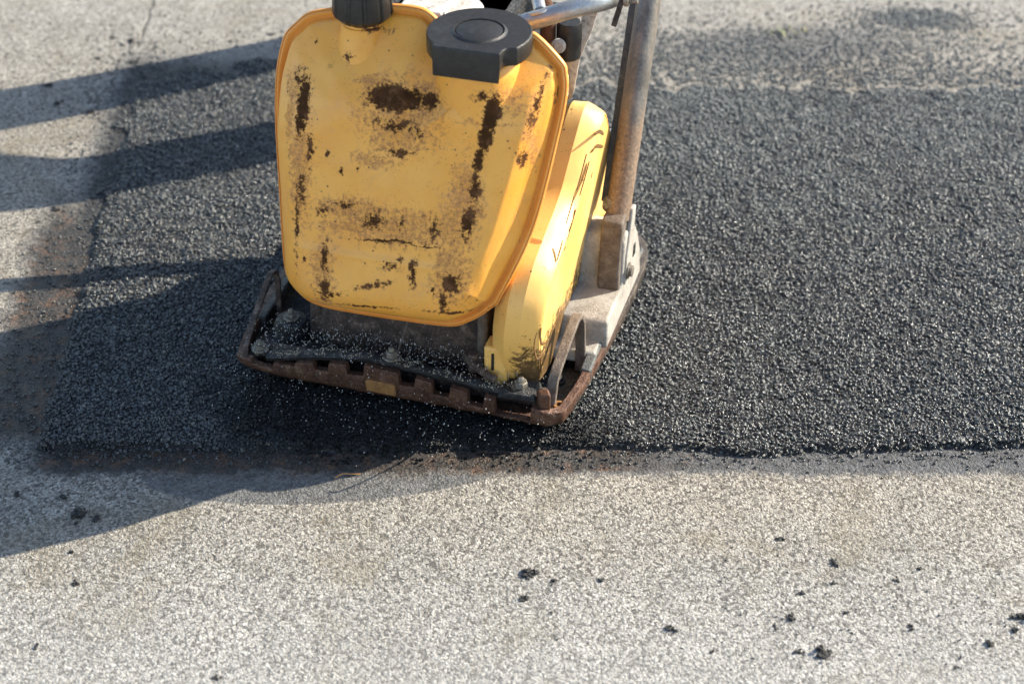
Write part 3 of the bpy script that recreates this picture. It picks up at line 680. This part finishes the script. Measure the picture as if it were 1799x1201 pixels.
def sring(ins, n): return [T(p.x-q.x*ins, p.y-q.y*ins, n) for p, q in zip(SM, SN)]
tank = empty('water_tank'); tank.parent = mc
bm = bmesh.new()
rings_mesh(bm, [sring(.016, -.006), sring(.004, -.006), sring(.0008, -.0045), sring(0, -.001), sring(.0004, .0015), sring(.0018, .0028), sring(.0026, .0012), sring(.0034, .0030), sring(.0052, .0042), sring(.0075, .0030), sring(.0095, -.0005), sring(.0125, -.0020), sring(.016, -.0020)], close=True)
link('seam_flange', bm, M['flange'], tank, 60)
CU, CWp = 0.0, .21
def cl01(v, a, b): return max(0, min(1, (v-a)/(b-a)))
def topness(p):
    k = cl01(p.y, .22, .43); return k*k*(3-2*k)
def width(p):       # how far the rounding reaches in from the seam
    t = topness(p); right = cl01(p.x, .03, .16)*(1-t)
    return .050+.085*t+.030*right
def side_h(p):
    t = topness(p); bot = cl01(-p.y, -.06, 0); right = cl01(p.x, .1, .16)
    return (.022+.008*right)*(1-t)*(1-bot*.75)+.004*t
capc = (.105, .066)   # big cap centre in machine XY
knobc = (-.058, .088)
front = []
K = 46
bm = bmesh.new(); RR = []
prof = []
for k in range(K+1):
    ins = .012+ (k/K)**1.25
    ringp = []
    for p, q in zip(SM, SN):
        c = Vector((CU+.25*(p.x-CU), CWp+.35*(p.y-CWp), 0))
        start = Vector((p.x-q.x*.0130, p.y-q.y*.0130, 0))
        t = (k/K)**1.15
        pos = start.lerp(c, t)
        d = max(0.0, (start-pos).dot(-((start-c).normalized()))*-1) if False else (start-pos).length
        W_ = width(p); sh = side_h(p)
        if k == 0: h = -.003
        else:
            a = min(1, d/.004); h = sh*a
            s_ = min(1, d/W_); tt = topness(p)
            rf = cl01(p.x, .11, .165)*(1-tt); hr = .044*min(1, d/.030)**.85+.016*math.sqrt(max(0, 1-(1-cl01(d, .015, .085))**2.2))
            h += (.058-sh)*((1-tt)*math.sqrt(max(0, 1-(1-s_)**2.2))+tt*(1-(1-s_)**1.35))
            h = h*(1-rf)+hr*rf
        ringp.append((pos.x, pos.y, h))
    prof.append(ringp)
# shallow moulded panel, ribs and the two necks
def shape(u, w, h):
    P = T(u, w, h)
    e = 0
    # recessed label panel lines across the front
    px = max(abs(u+.015)-.098, abs(w-.205)-.10)
    e -= .0016*(1/(1+math.exp(px/.003)))
    e += .0045*math.exp(-((w-.105)/.0045)**2)*(1/(1+math.exp((abs(u+.01)-.115)/.004)))*.35
    # vertical shoulders left and right of the front face
    e -= .004*math.exp(-((u-.118+.15*(.3-w)*.0)/.010)**2)*(1/(1+math.exp((w-.34)/.01)))
    e -= .0025*math.exp(-((u+.150)/.009)**2)
    # dip under the knob cap
    e -= .005*math.exp(-((u+.075)/.03)**2-((w-.375)/.022)**2)
    e += .014*math.exp(-((u-.102)/.060)**2-((w-.335)/.050)**2)
    return h+e*min(1, h/.03)
for r in prof: RR.append([T(u, w, shape(u, w, h)) for u, w, h in r])
VV = rings_mesh(bm, RR)
cv = bm.verts.new(sum((v.co for v in VV[-1]), Vector())/len(VV[-1]))
for k in range(len(VV[-1])): bm.faces.new([VV[-1][k], VV[-1][(k+1) % len(VV[-1])], cv])
uvl = bm.loops.layers.uv.new('UVMap')
for f in bm.faces:
    for l in f.loops:
        d = l.vert.co-T0; l[uvl].uv = (d.x, d.dot(TW))
link('front_shell', bm, M['tank'], tank, 70)
# rear half
bm = bmesh.new()
rings_mesh(bm, [sring(.016, -.003), sring(.034, -.012), sring(.045, -.03), sring(.06, -.04)], cap1=True)
link('rear_shell', bm, M['flange'], tank, 60)
# collars and caps
zt = .546
bm = bmesh.new(); lathe(bm, [(.062, -.095), (.0590, -.065), (.0555, -.042), (.0535, -.025), (.0525, -.006), (.046, 0)], (capc[0], capc[1], zt), 64); 
uvl = bm.loops.layers.uv.new('UVMap')
for f in bm.faces:
    for l in f.loops: d = l.vert.co-T0; l[uvl].uv = (d.x, d.dot(TW))
link('filler_collar', bm, M['tank'], tank, 45)
cap = bm = bmesh.new()
def capr(th):
    th = math.atan2(math.sin(th), math.cos(th))          # a disc whose front is cut flat, standing proud at its left corner
    if -2.258 <= th <= -.920: return min(.0560/abs(math.sin(th)), .0715)
    if -2.33 < th < -2.258: return .067+(.0715-.067)*((th+2.33)/.072)**2
    if -.920 < th < -.45: k = (th+.920)/.47; return .0704+(.067-.0704)*k-.0085*math.sin(PI*min(1, k*1.15))**1.0*(k < .87)
    return .067
def intab(th): th = math.atan2(math.sin(th), math.cos(th)); return -2.28 <= th <= -.92
n = 330
def cring(k, z, dz_tab=0): return [Vector((capc[0]+math.cos(2*PI*i/n)*capr(2*PI*i/n)*k, capc[1]+math.sin(2*PI*i/n)*capr(2*PI*i/n)*k, z+(dz_tab if intab(2*PI*i/n) else 0))) for i in range(n)]
zc = zt+.002
def circ(r, z): return [Vector((capc[0]+math.cos(2*PI*i/n)*r, capc[1]+math.sin(2*PI*i/n)*r, z)) for i in range(n)]
rings_mesh(bm, [cring(.80, zc, -.014), cring(.985, zc, -.0165), cring(1, zc+.002, -.0165), cring(1, zc+.0215), cring(.993, zc+.0235), cring(.98, zc+.0245), cring(.965, zc+.0245), circ(.045, zc+.0245), circ(.036, zc+.0245)], cap0=True)
def circ(r, z): return [Vector((capc[0]+math.cos(2*PI*i/n)*r, capc[1]+math.sin(2*PI*i/n)*r, z)) for i in range(n)]
link('filler_cap', bm, M['black'], tank, 35); capo = bpy.context.scene.objects.get('filler_cap') or None
bm = bmesh.new()
rings_mesh(bm, [circ(.0365, zc+.0240), circ(.0335, zc+.0256), circ(.0325, zc+.0264), circ(.0312, zc+.0262), circ(.0308, zc+.0232), circ(.0298, zc+.0232), circ(.0293, zc+.0254), circ(.0285, zc+.0258)], cap1=True)
o = link('cap_disc', bm, M['black'], None, 35); o.parent = [c for c in tank.children if c.name.startswith('filler_cap')][0]
# knob cap with grips
kz = .549
bm = bmesh.new(); lathe(bm, [(.040, -.05), (.031, -.008), (.0285, 0), (.0285, .004), (.0265, .005), (.0265, .012), (.026, .02)], (knobc[0], knobc[1], kz), 48)
uvl = bm.loops.layers.uv.new('UVMap')
for f in bm.faces:
    for l in f.loops: d = l.vert.co-T0; l[uvl].uv = (d.x, d.dot(TW))
link('outlet_neck', bm, M['tank'], tank, 45)
bm = bmesh.new()
def kf(th, r, h):
    if r < .03: return 1
    s = (th*11/(2*PI)) % 1; return .955 if s < .10 or s > .90 else 1.0
lathe(bm, [(.0305, .010), (.0385, .018), (.0395, .022), (.0375, .05), (.0360, .070), (.033, .0735), (.020, .074)], (knobc[0], knobc[1], kz), 132, fn=kf)
link('outlet_cap', bm, M['black'], tank, 30)

# belt guard ------------------------------------------------------------------
gp = [(.046, .050), (.026, .09), (.010, .13), (.003, .17), (.011, .212), (.044, .248), (.100, .268), (.165, .29), (.205, .327), (.244, .362), (.274, .374), (.304, .362), (.344, .318), (.388, .265), (.416, .20), (.428, .145), (.412, .098), (.335, .055), (.176, .037), (.10, .036)]
GK = .09
def on_guard(x, y, x0=.1912):
    n_ = MU-Vector((0, 0, GK)); o = wl((x0-GK*.05, 0, 0)); r = ray(x, y); return loc(CAM+r*((o-CAM).dot(n_)/r.dot(n_)))
GP = resample(curve_pts([(y, z, 0) for y, z in gp]+[(gp[0][0], gp[0][1], 0)], 6)[:-1], 160)
GN = normals(GP)
if sum((GP[i].x*GP[(i+1) % 160].y-GP[(i+1) % 160].x*GP[i].y) for i in range(160)) < 0: GN = [-n for n in GN]
def gk(q): return .30+.70*max(0, min(1, .5+.75*(-q.x*.7+q.y*.7)))
def gring(x, ins): return [Vector((x+GK*(p.y-q.y*ins*gk(q)-.05), p.x-q.x*ins*gk(q), p.y-q.y*ins*gk(q))) for p, q in zip(GP, GN)]
bm = bmesh.new()
rings_mesh(bm, [gring(.122, .026), gring(.124, .022), gring(.144, .002), gring(.165, .0006), gring(.1725, .0045), gring(.180, .0090), gring(.1865, .0135), gring(.1900, .0175), gring(.1903, .0195), gring(.1890, .0207), gring(.1890, .0230), gring(.1905, .0245)], cap0=True, cap1=True)
guard = link('belt_guard', bm, M['guard'], mc, 27)
bm = bmesh.new(); box(bm, .117, .150, .030, .062, .050, .115)
link('guard_tab', bm, M['guard'], guard, 30, .004)
# slots: thin proud strips, the dark of the recesses put into their colour
def slot(path, r=.0016, d=.0012):
    bm = bmesh.new(); P = [Vector(v) for v in curve_pts([on_guard(x, y) for x, y in path], 6)]; n = len(P); L_, R_ = [], []
    for i, p in enumerate(P):
        t = (P[min(i+1, n-1)]-P[max(0, i-1)]).normalized(); s = t.cross(Vector((1, 0, -GK))).normalized(); k = r*math.sqrt(max(.12, 1-(2*i/(n-1)-1)**6))
        L_.append(p+s*k); R_.append(p-s*k)
    X = Vector((-d, 0, 0)); rings_mesh(bm, [[q for q in L_+R_[::-1]], [q+X for q in L_+R_[::-1]]], cap0=True, cap1=True)
    return link('vent_slot', bm, M['slot'], guard, 30)
for a in ([(1031, 271), (1023, 302), (1014, 334)], [(1036, 284), (1028, 314), (1019, 344)], [(1041, 303), (1039, 313)], [(1009, 346), (1002, 370), (995, 394)], [(1013, 367), (1005, 394), (997, 421)],
          [(989, 423), (984, 441), (979, 459)], [(994, 433), (992, 440)], [(944, 584), (940, 600), (940, 616), (945, 630), (955, 620)], [(951, 576), (950, 590), (953, 604), (962, 600)], [(987, 545), (972, 575), (966, 592)]): slot(a)
slot([(1046, 236), (1054, 231), (1061, 236)], .0026); slot([(1041, 266), (1048, 257), (1060, 258)], .0026)
bm = bmesh.new(); prism(bm, [(.128, .078), (.1285, .106), (.1325, .106), (.132, .078)], .0285, .034, 'y'); link('guard_slot', bm, M['black'], guard, 30, .001)

bm = bmesh.new(); box(bm, .126, .138, .07, .40, .17, .42); link('sun_stop_plate', bm, M['darksteel'], mc, 30, .002)  # unseen plate, added to stop stray sunlight between guard and engine
# engine and frame behind the tank ----------------------------------------------
eng = empty('engine'); eng.parent = mc
bm = bmesh.new(); box(bm, -.14, .128, .135, .42, .20, .455); link('crankcase', bm, M['darksteel'], eng, 30, .01, 3)
bm = bmesh.new()
for k in range(9): box(bm, -.10, .08, .235, .40, .402+k*.009, .406+k*.009)
box(bm, -.085, .065, .25, .385, .40, .478); link('cylinder_head', bm, M['darksteel'], eng, 30)
bm = bmesh.new(); lathe(bm, [(.05, -.03), (.058, -.024), (.058, .0), (.04, .01)], (-.02, .30, .478), 40); link('recoil_cover', bm, M['pale'], eng)
bm = bmesh.new(); box(bm, .040, .118, .155, .245, .500, .508); link('heat_shield', bm, M['pale'], eng, 30, .003)
bm = bmesh.new(); box(bm, -.07, -.005, .25, .32, .48, .497); link('name_plate', bm, M['pale'], eng, 30, .004)
bm = bmesh.new(); tube(bm, [(-.17, .31, .45), (-.12, .30, .468)], .016, 20); link('air_hose', bm, M['black'], eng)
bm = bmesh.new(); tube(bm, curve_pts([(.01, .27, .48), (.03, .26, .495), (.05, .27, .490), (.07, .29, .475)]), .0045, 10); link('fuel_hose', bm, M['orange_rust'], eng)
bm = bmesh.new(); lathe(bm, [(.012, -.030), (.0165, -.026), (.0175, 0), (.0175, .02), (.015, .026)], on_y(1000, 68, .30), 28); link('muffler', bm, M['black'], eng)
bm = bmesh.new(); tube(bm, [on_y(993, 168, .36), on_y(1000, 95, .34)], .0105, 20); link('exhaust_pipe', bm, M['tan'], eng)
bm = bmesh.new(); lathe(bm, [(.004, -.004), (.010, 0), (.010, .006), (.006, .010)], on_y(981, 80, .27), 20, Vector((.3, -.9, .2)).normalized()); link('shield_bolt', bm, M['cast'], eng)
bm = bmesh.new(); q = [on_y(x_, y_, .34) for x_, y_ in [(1004, 168), (1000, 120), (1018, 70), (1024, 20), (1060, -10), (1042, 50), (1019, 105), (1009, 160)]]
prism(bm, [(v.x, v.z) for v in q], .336, .340, 'y'); link('side_panel', bm, M['pale'], eng, 30, .001)
bm = bmesh.new(); tube(bm, [(.170, .245, .40), (.170, .246, .43)], .006, 10); link('drain_pipe', bm, M['pale'], eng)
lf = empty('lifting_frame'); lf.parent = mc
bm = bmesh.new(); tube(bm, curve_pts([(.085, .195, .505), (.112, .200, .517), (.150, .2, .534), (.187, .21, .547), (.225, .235, .552), (.250, .29, .545), (.252, .36, .52)], 8), .0125, 22); link('frame_tube', bm, M['steel'], lf)
bm = bmesh.new(); tube(bm, curve_pts([(.146, .206, .540), (.135, .232, .546), (.118, .27, .55), (.08, .33, .55)], 6), .0085, 16); link('frame_brace', bm, M['steel'], lf)
bm = bmesh.new(); lathe(bm, [(.0165, 0), (.0165, .003), (.010, .005)], (.147, .204, .540), 20, Vector((-.35, .2, .9)).normalized()); link('brace_weld', bm, M['steel'], lf)
bm = bmesh.new(); prism(bm, [(.236, .520), (.248, .566), (.255, .566), (.243, .518)], .2405, .2475, 'y'); 
for v in bm.verts: v.co.y += -.01
link('clamp_plate', bm, M['darksteel'], lf, 30, .001)
bm = bmesh.new(); lathe(bm, [(.008, 0), (.008, .006), (.004, .007), (.004, .018)], (.252, .236, .556), 12, Vector((1, 0, .1)).normalized()); link('clamp_bolt', bm, M['boltm'], lf)
bm = bmesh.new(); tube(bm, [(.13, .30, .40), (.135, .29, .50), (.118, .27, .55)], .011, 16); link('frame_post', bm, M['rust'], lf)

# water spray and sand thrown up by the plate ----------------------------------------
bm = bmesh.new()
def drop(p, r):
    g = bmesh.ops.create_icosphere(bm, subdivisions=1, radius=r); k = random.uniform(1, 1.6)
    for v in g['verts']: v.co = Vector((v.co.x, v.co.y, v.co.z*k))+p
def spray(n, f, r0, r1):
    for _ in range(n): drop(wl(f()), random.uniform(r0, r1)*random.uniform(.35, 1))
U_ = random.uniform
spray(330, lambda: (U_(-.25, .23), -abs(G(0, .05)), .014+abs(G(0, .03))), .0004, .0012)
spray(260, lambda: (G(0, .13), -abs(G(.0, .07)), .014+abs(G(0, .015))), .0004, .0011)
spray(420, lambda: (U_(-.22, .17), U_(-.005, .06), (lambda x: rim_top(x))(0)+abs(G(0, .012))-.006), .0005, .0012)
spray(260, lambda: (G(-.10, .06), U_(.0, .06), .072+abs(G(0, .014))), .0005, .0013)
spray(240, lambda: (G(.03, .07), U_(.01, .055), .078+abs(G(0, .014))), .0005, .0013)
spray(120, lambda: (G(-.19, .02), U_(.0, .08), .055+abs(G(0, .012))), .0005, .0013)
t_ = NT('spray_drops'); me_ = link('water_spray', bm, t_.set(Base_Color=(.62, .61, .59), Roughness=.15, Transmission_Weight=.45, Specular_IOR_Level=.8), recalc=False)
tag(me_, 'fine bright water droplets and sand flung up around the vibrating plate', kind='stuff')
bm = bmesh.new(); 
for _ in range(2600):
    x = U_(-.215, .19); y = U_(.004, .034) if random.random() < .75 else U_(.03, .1)
    if y > .024 : z = .030+(rim_top(x)-.048)*max(0, 1-(y-.026)/.09)+.003
    else: z = rim_top(x)+.0005
    if mn.noise(Vector((x*34, y*60, 4)))+.5*mn.noise(Vector((x*110, y*110, 9))) < random.uniform(-.15, .35): continue
    r = U_(.0003, .0011); g = bmesh.ops.create_icosphere(bm, subdivisions=1, radius=r)
    for v in g['verts']: v.co += Vector((x, y, z))
t_ = NT('wet_sand'); so = link('sand_crust', bm, t_.set(Base_Color=t_.ramp(t_.vor(300, out='Distance'), [(.2, (.16, .13, .09)), (.5, (.42, .36, .26))]), Roughness=.5), mc, recalc=False); so['kind'] = 'stuff'

# ------------------------------------------------------------------ operator behind the machine
def skin(name, nodes, edges, mat, parent, sub=2):
    me = bpy.data.meshes.new(name); me.from_pydata([n[0] for n in nodes], edges, []); me.materials.append(mat)
    o = bpy.data.objects.new(name, me); COL.objects.link(o); o.parent = parent
    sk = o.modifiers.new('skin', 'SKIN'); sk.use_smooth_shade = True
    if not me.skin_vertices: 
        bpy.context.view_layer.objects.active = o
    for i, n in enumerate(nodes):
        r = n[1] if isinstance(n[1], tuple) else (n[1], n[1]); me.skin_vertices[0].data[i].radius = r
    me.skin_vertices[0].data[0].use_root = True
    ss = o.modifiers.new('subdivision', 'SUBSURF'); ss.levels = sub; ss.render_levels = sub
    return o
op = empty('person', (0, 0, 0)); tag(op, 'worker in dark trousers and orange vest walking behind the compactor, gripping its handle', 'person')
def cm(nm, c, r=.8): t = NT(nm); return t.set(Base_Color=t.mix(t.noise(30, 4), c, tuple(v*.75 for v in c)), Roughness=r, Normal=t.bump(t.noise(60, 3), .004, .6))
Msk, Mtr, Mve, Mbo, Mha, Mhr = cm('skin', (.50, .30, .21), .5), cm('trouser_cloth', (.035, .042, .06)), cm('vest_cloth', (.75, .20, .03)), cm('boot_leather', (.06, .04, .025), .5), cm('helmet_plastic', (.75, .55, .05), .35), cm('hair', (.05, .03, .02))
Mey = cm('eye_white', (.8, .8, .8), .2)
A0 = Vector((-.100, .715, .02)); B0 = Vector((-.035, 1.120, .02))     # ankles on the ground plan
hipc = Vector((.02, 1.07, .93)); side = MU*.10; fwd = -MV
hA, hB = hipc-side*-.9*-1, hipc+side
hA = hipc+side*.9; hB = hipc-side*.9
# the left shadow belongs to the leading leg
kA = A0.lerp(hA, .50)+fwd*.13; kB = B0.lerp(hB, .52)+fwd*.05
up_ = Vector((0, 0, 1))
chest = hipc+up_*.42+fwd*.06; neck = chest+up_*.15+fwd*.02; head = neck+up_*.17+fwd*.03
sL, sR = chest+up_*.08-MU*.19, chest+up_*.08+MU*.19
gL, gR = wl((-.15, .79, .945)), wl((.15, .74, .945))
eL, eR = sL.lerp(gL, .5)-MU*.06-up_*.06, sR.lerp(gR, .5)+MU*.06-up_*.06
V_ = lambda v: tuple(v)
body = [(V_(hipc), (.14, .11)), (V_(hipc+up_*.2), (.13, .10)), (V_(chest), (.16, .11)), (V_(neck), .055), (V_(head-up_*.05), (.07, .08)), (V_(head+up_*.06), (.075, .09)),
        (V_(sL), .055), (V_(eL), .042), (V_(gL-(gL-eL).normalized()*.09), .028), (V_(sR), .055), (V_(eR), .042), (V_(gR-(gR-eR).normalized()*.09), .028),
        (V_(hA-up_*.06), .085), (V_(kA), .055), (V_(A0+up_*.09), .040), (V_(hB-up_*.06), .085), (V_(kB), .055), (V_(B0+up_*.09), .040)]
be = [(0, 1), (1, 2), (2, 3), (3, 4), (4, 5), (2, 6), (6, 7), (7, 8), (2, 9), (9, 10), (10, 11), (0, 12), (12, 13), (13, 14), (0, 15), (15, 16), (16, 17)]
nn_ = list(body)
for g_, e_, w_, sgn in ((gL, eL, 8, 1), (gR, eR, 11, -1)):            # palms and five fingers closed over the bar
    dirv = (g_-e_).normalized(); palm = g_-dirv*.03+up_*.022; nn_.append((V_(palm), (.030, .016))); pi_ = len(nn_)-1; be.append((w_, pi_))
    for k, (off, ln) in enumerate(((-.030, .85), (-.010, 1), (.010, .97), (.030, .78))):
        a = palm+MU*off+fwd*.018+up_*.006; b = a+fwd*.024*ln-up_*.012; c = b+fwd*.002-up_*.030*ln; d = c-fwd*.020*ln-up_*.008
        ids = []
        for q in (a, b, c, d): nn_.append((V_(q), .0085)); ids.append(len(nn_)-1)
        be += [(pi_, ids[0]), (ids[0], ids[1]), (ids[1], ids[2]), (ids[2], ids[3])]
    a = palm+MU*.032*sgn-fwd*.01-up_*.01; b = a+MU*.006*sgn+fwd*.008-up_*.03
    for q in (a, b): nn_.append((V_(q), .010))
    be += [(pi_, len(nn_)-2), (len(nn_)-2, len(nn_)-1)]
bd = skin('body', nn_, be, Msk, op)
skin('trousers', [(V_(hipc+up_*.08), (.155, .125)), (V_(hipc-up_*.02), (.16, .13)), (V_(hA-up_*.08), .10), (V_(kA), .080), (V_(A0.lerp(kA, .5)), .077), (V_(A0+up_*.07), .072), (V_(hB-up_*.08), .10), (V_(kB), .080), (V_(B0.lerp(kB, .5)), .068), (V_(B0+up_*.07), .060)],
     [(0, 1), (1, 2), (2, 3), (3, 4), (4, 5), (1, 6), (6, 7), (7, 8), (8, 9)], Mtr, op)
for q in (A0, B0):
    skin('boot', [(V_(q+up_*.13), .055), (V_(q+up_*.05), .052), (V_(q+up_*.028-fwd*.03), .046), (V_(q+up_*.03+fwd*.08), .046), (V_(q+up_*.025+fwd*.15), .040)], [(0, 1), (1, 2), (1, 3), (3, 4)], Mbo, op)
skin('vest', [(V_(hipc+up_*.06), (.165, .135)), (V_(hipc+up_*.22), (.155, .125)), (V_(chest), (.185, .135)), (V_(chest+up_*.10), (.12, .09)), (V_(sL.lerp(chest, .15)), .075), (V_(sL.lerp(eL, .35)), .062), (V_(sR.lerp(chest, .15)), .075), (V_(sR.lerp(eR, .35)), .062)],
     [(0, 1), (1, 2), (2, 3), (2, 4), (4, 5), (2, 6), (6, 7)], Mve, op)
bm = bmesh.new(); hc = head+up_*.055
lathe(bm, [(.150, .0), (.150, .006), (.122, .012), (.118, .05), (.098, .095), (.055, .125), (.012, .133)], hc, 36, fn=lambda th, r, h: 1.0+.12*max(0, math.cos(th-math.atan2(fwd.y, fwd.x)))**3*(1 if h < .01 else 0))
link('helmet', bm, Mha, op, 40)
bm = bmesh.new(); lathe(bm, [(.088, -.06), (.098, -.02), (.100, .02), (.09, .05)], hc-fwd*.012, 28); link('hair', bm, Mhr, op)
for s in (-1, 1):
    bm = bmesh.new()
    g = bmesh.ops.create_uvsphere(bm, u_segments=12, v_segments=8, radius=.012)
    for v in g['verts']: v.co += head+fwd*.078+MU*.03*s+up_*.012
    link('eye', bm, Mey, op)
bm = bmesh.new(); tube(bm, [head+fwd*.082+up_*.01, head+fwd*.100-up_*.022, head+fwd*.086-up_*.03], [.008, .014, .010], 10); link('nose', bm, Msk, op)
bm = bmesh.new(); tube(bm, curve_pts([head+fwd*.078-MU*.024-up_*.052, head+fwd*.090-up_*.055, head+fwd*.078+MU*.024-up_*.052]), .0055, 8); link('mouth', bm, cm('lips', (.42, .16, .13), .5), op)
for s in (-1, 1):
    bm = bmesh.new(); lathe(bm, [(.010, -.006), (.026, 0), (.022, .008), (.010, .010)], head+MU*.078*s-up_*.005, 16, (MU*s).normalized()); link('ear', bm, Msk, op)

# ------------------------------------------------------------------ light
SUN_AZ = math.atan2(.80, .332); EL = math.radians(30.5)
sd = Vector((math.sin(SUN_AZ)*math.cos(EL), math.cos(SUN_AZ)*math.cos(EL), math.sin(EL)))
sl = bpy.data.lights.new('sun', 'SUN'); sl.energy = 5.0; sl.angle = math.radians(.53); sl.color = (1, .915, .76)
so = bpy.data.objects.new('sun', sl); COL.objects.link(so); so.rotation_euler = sd.to_track_quat('Z', 'Y').to_euler()
w = bpy.data.worlds.new('World'); scn.world = w; w.use_nodes = True; nt = w.node_tree
sky = nt.nodes.new('ShaderNodeTexSky'); sky.sky_type = 'NISHITA'; sky.sun_disc = False; sky.sun_elevation = EL; sky.sun_rotation = SUN_AZ
sky.air_density = 1.0; sky.dust_density = .6; sky.ozone_density = .35
bg = nt.nodes['Background']; nt.links.new(sky.outputs[0], bg.inputs[0]); bg.inputs[1].default_value = .13

cd = bpy.data.cameras.new('camera'); co = bpy.data.objects.new('camera', cd); COL.objects.link(co); scn.camera = co
co.location = CAM; co.rotation_euler = (PI/2-PITCH, 0, 0); cd.lens = FOC; cd.sensor_width = 36; cd.clip_start = .05; cd.clip_end = 500
cd.dof.use_dof = True; cd.dof.focus_distance = 2.72; cd.dof.aperture_fstop = 3.6; cd.dof.aperture_blades = 9
vs = scn.view_settings; vs.view_transform = 'Standard'; vs.look = 'None'; vs.gamma = 1; vs.exposure = 1.14
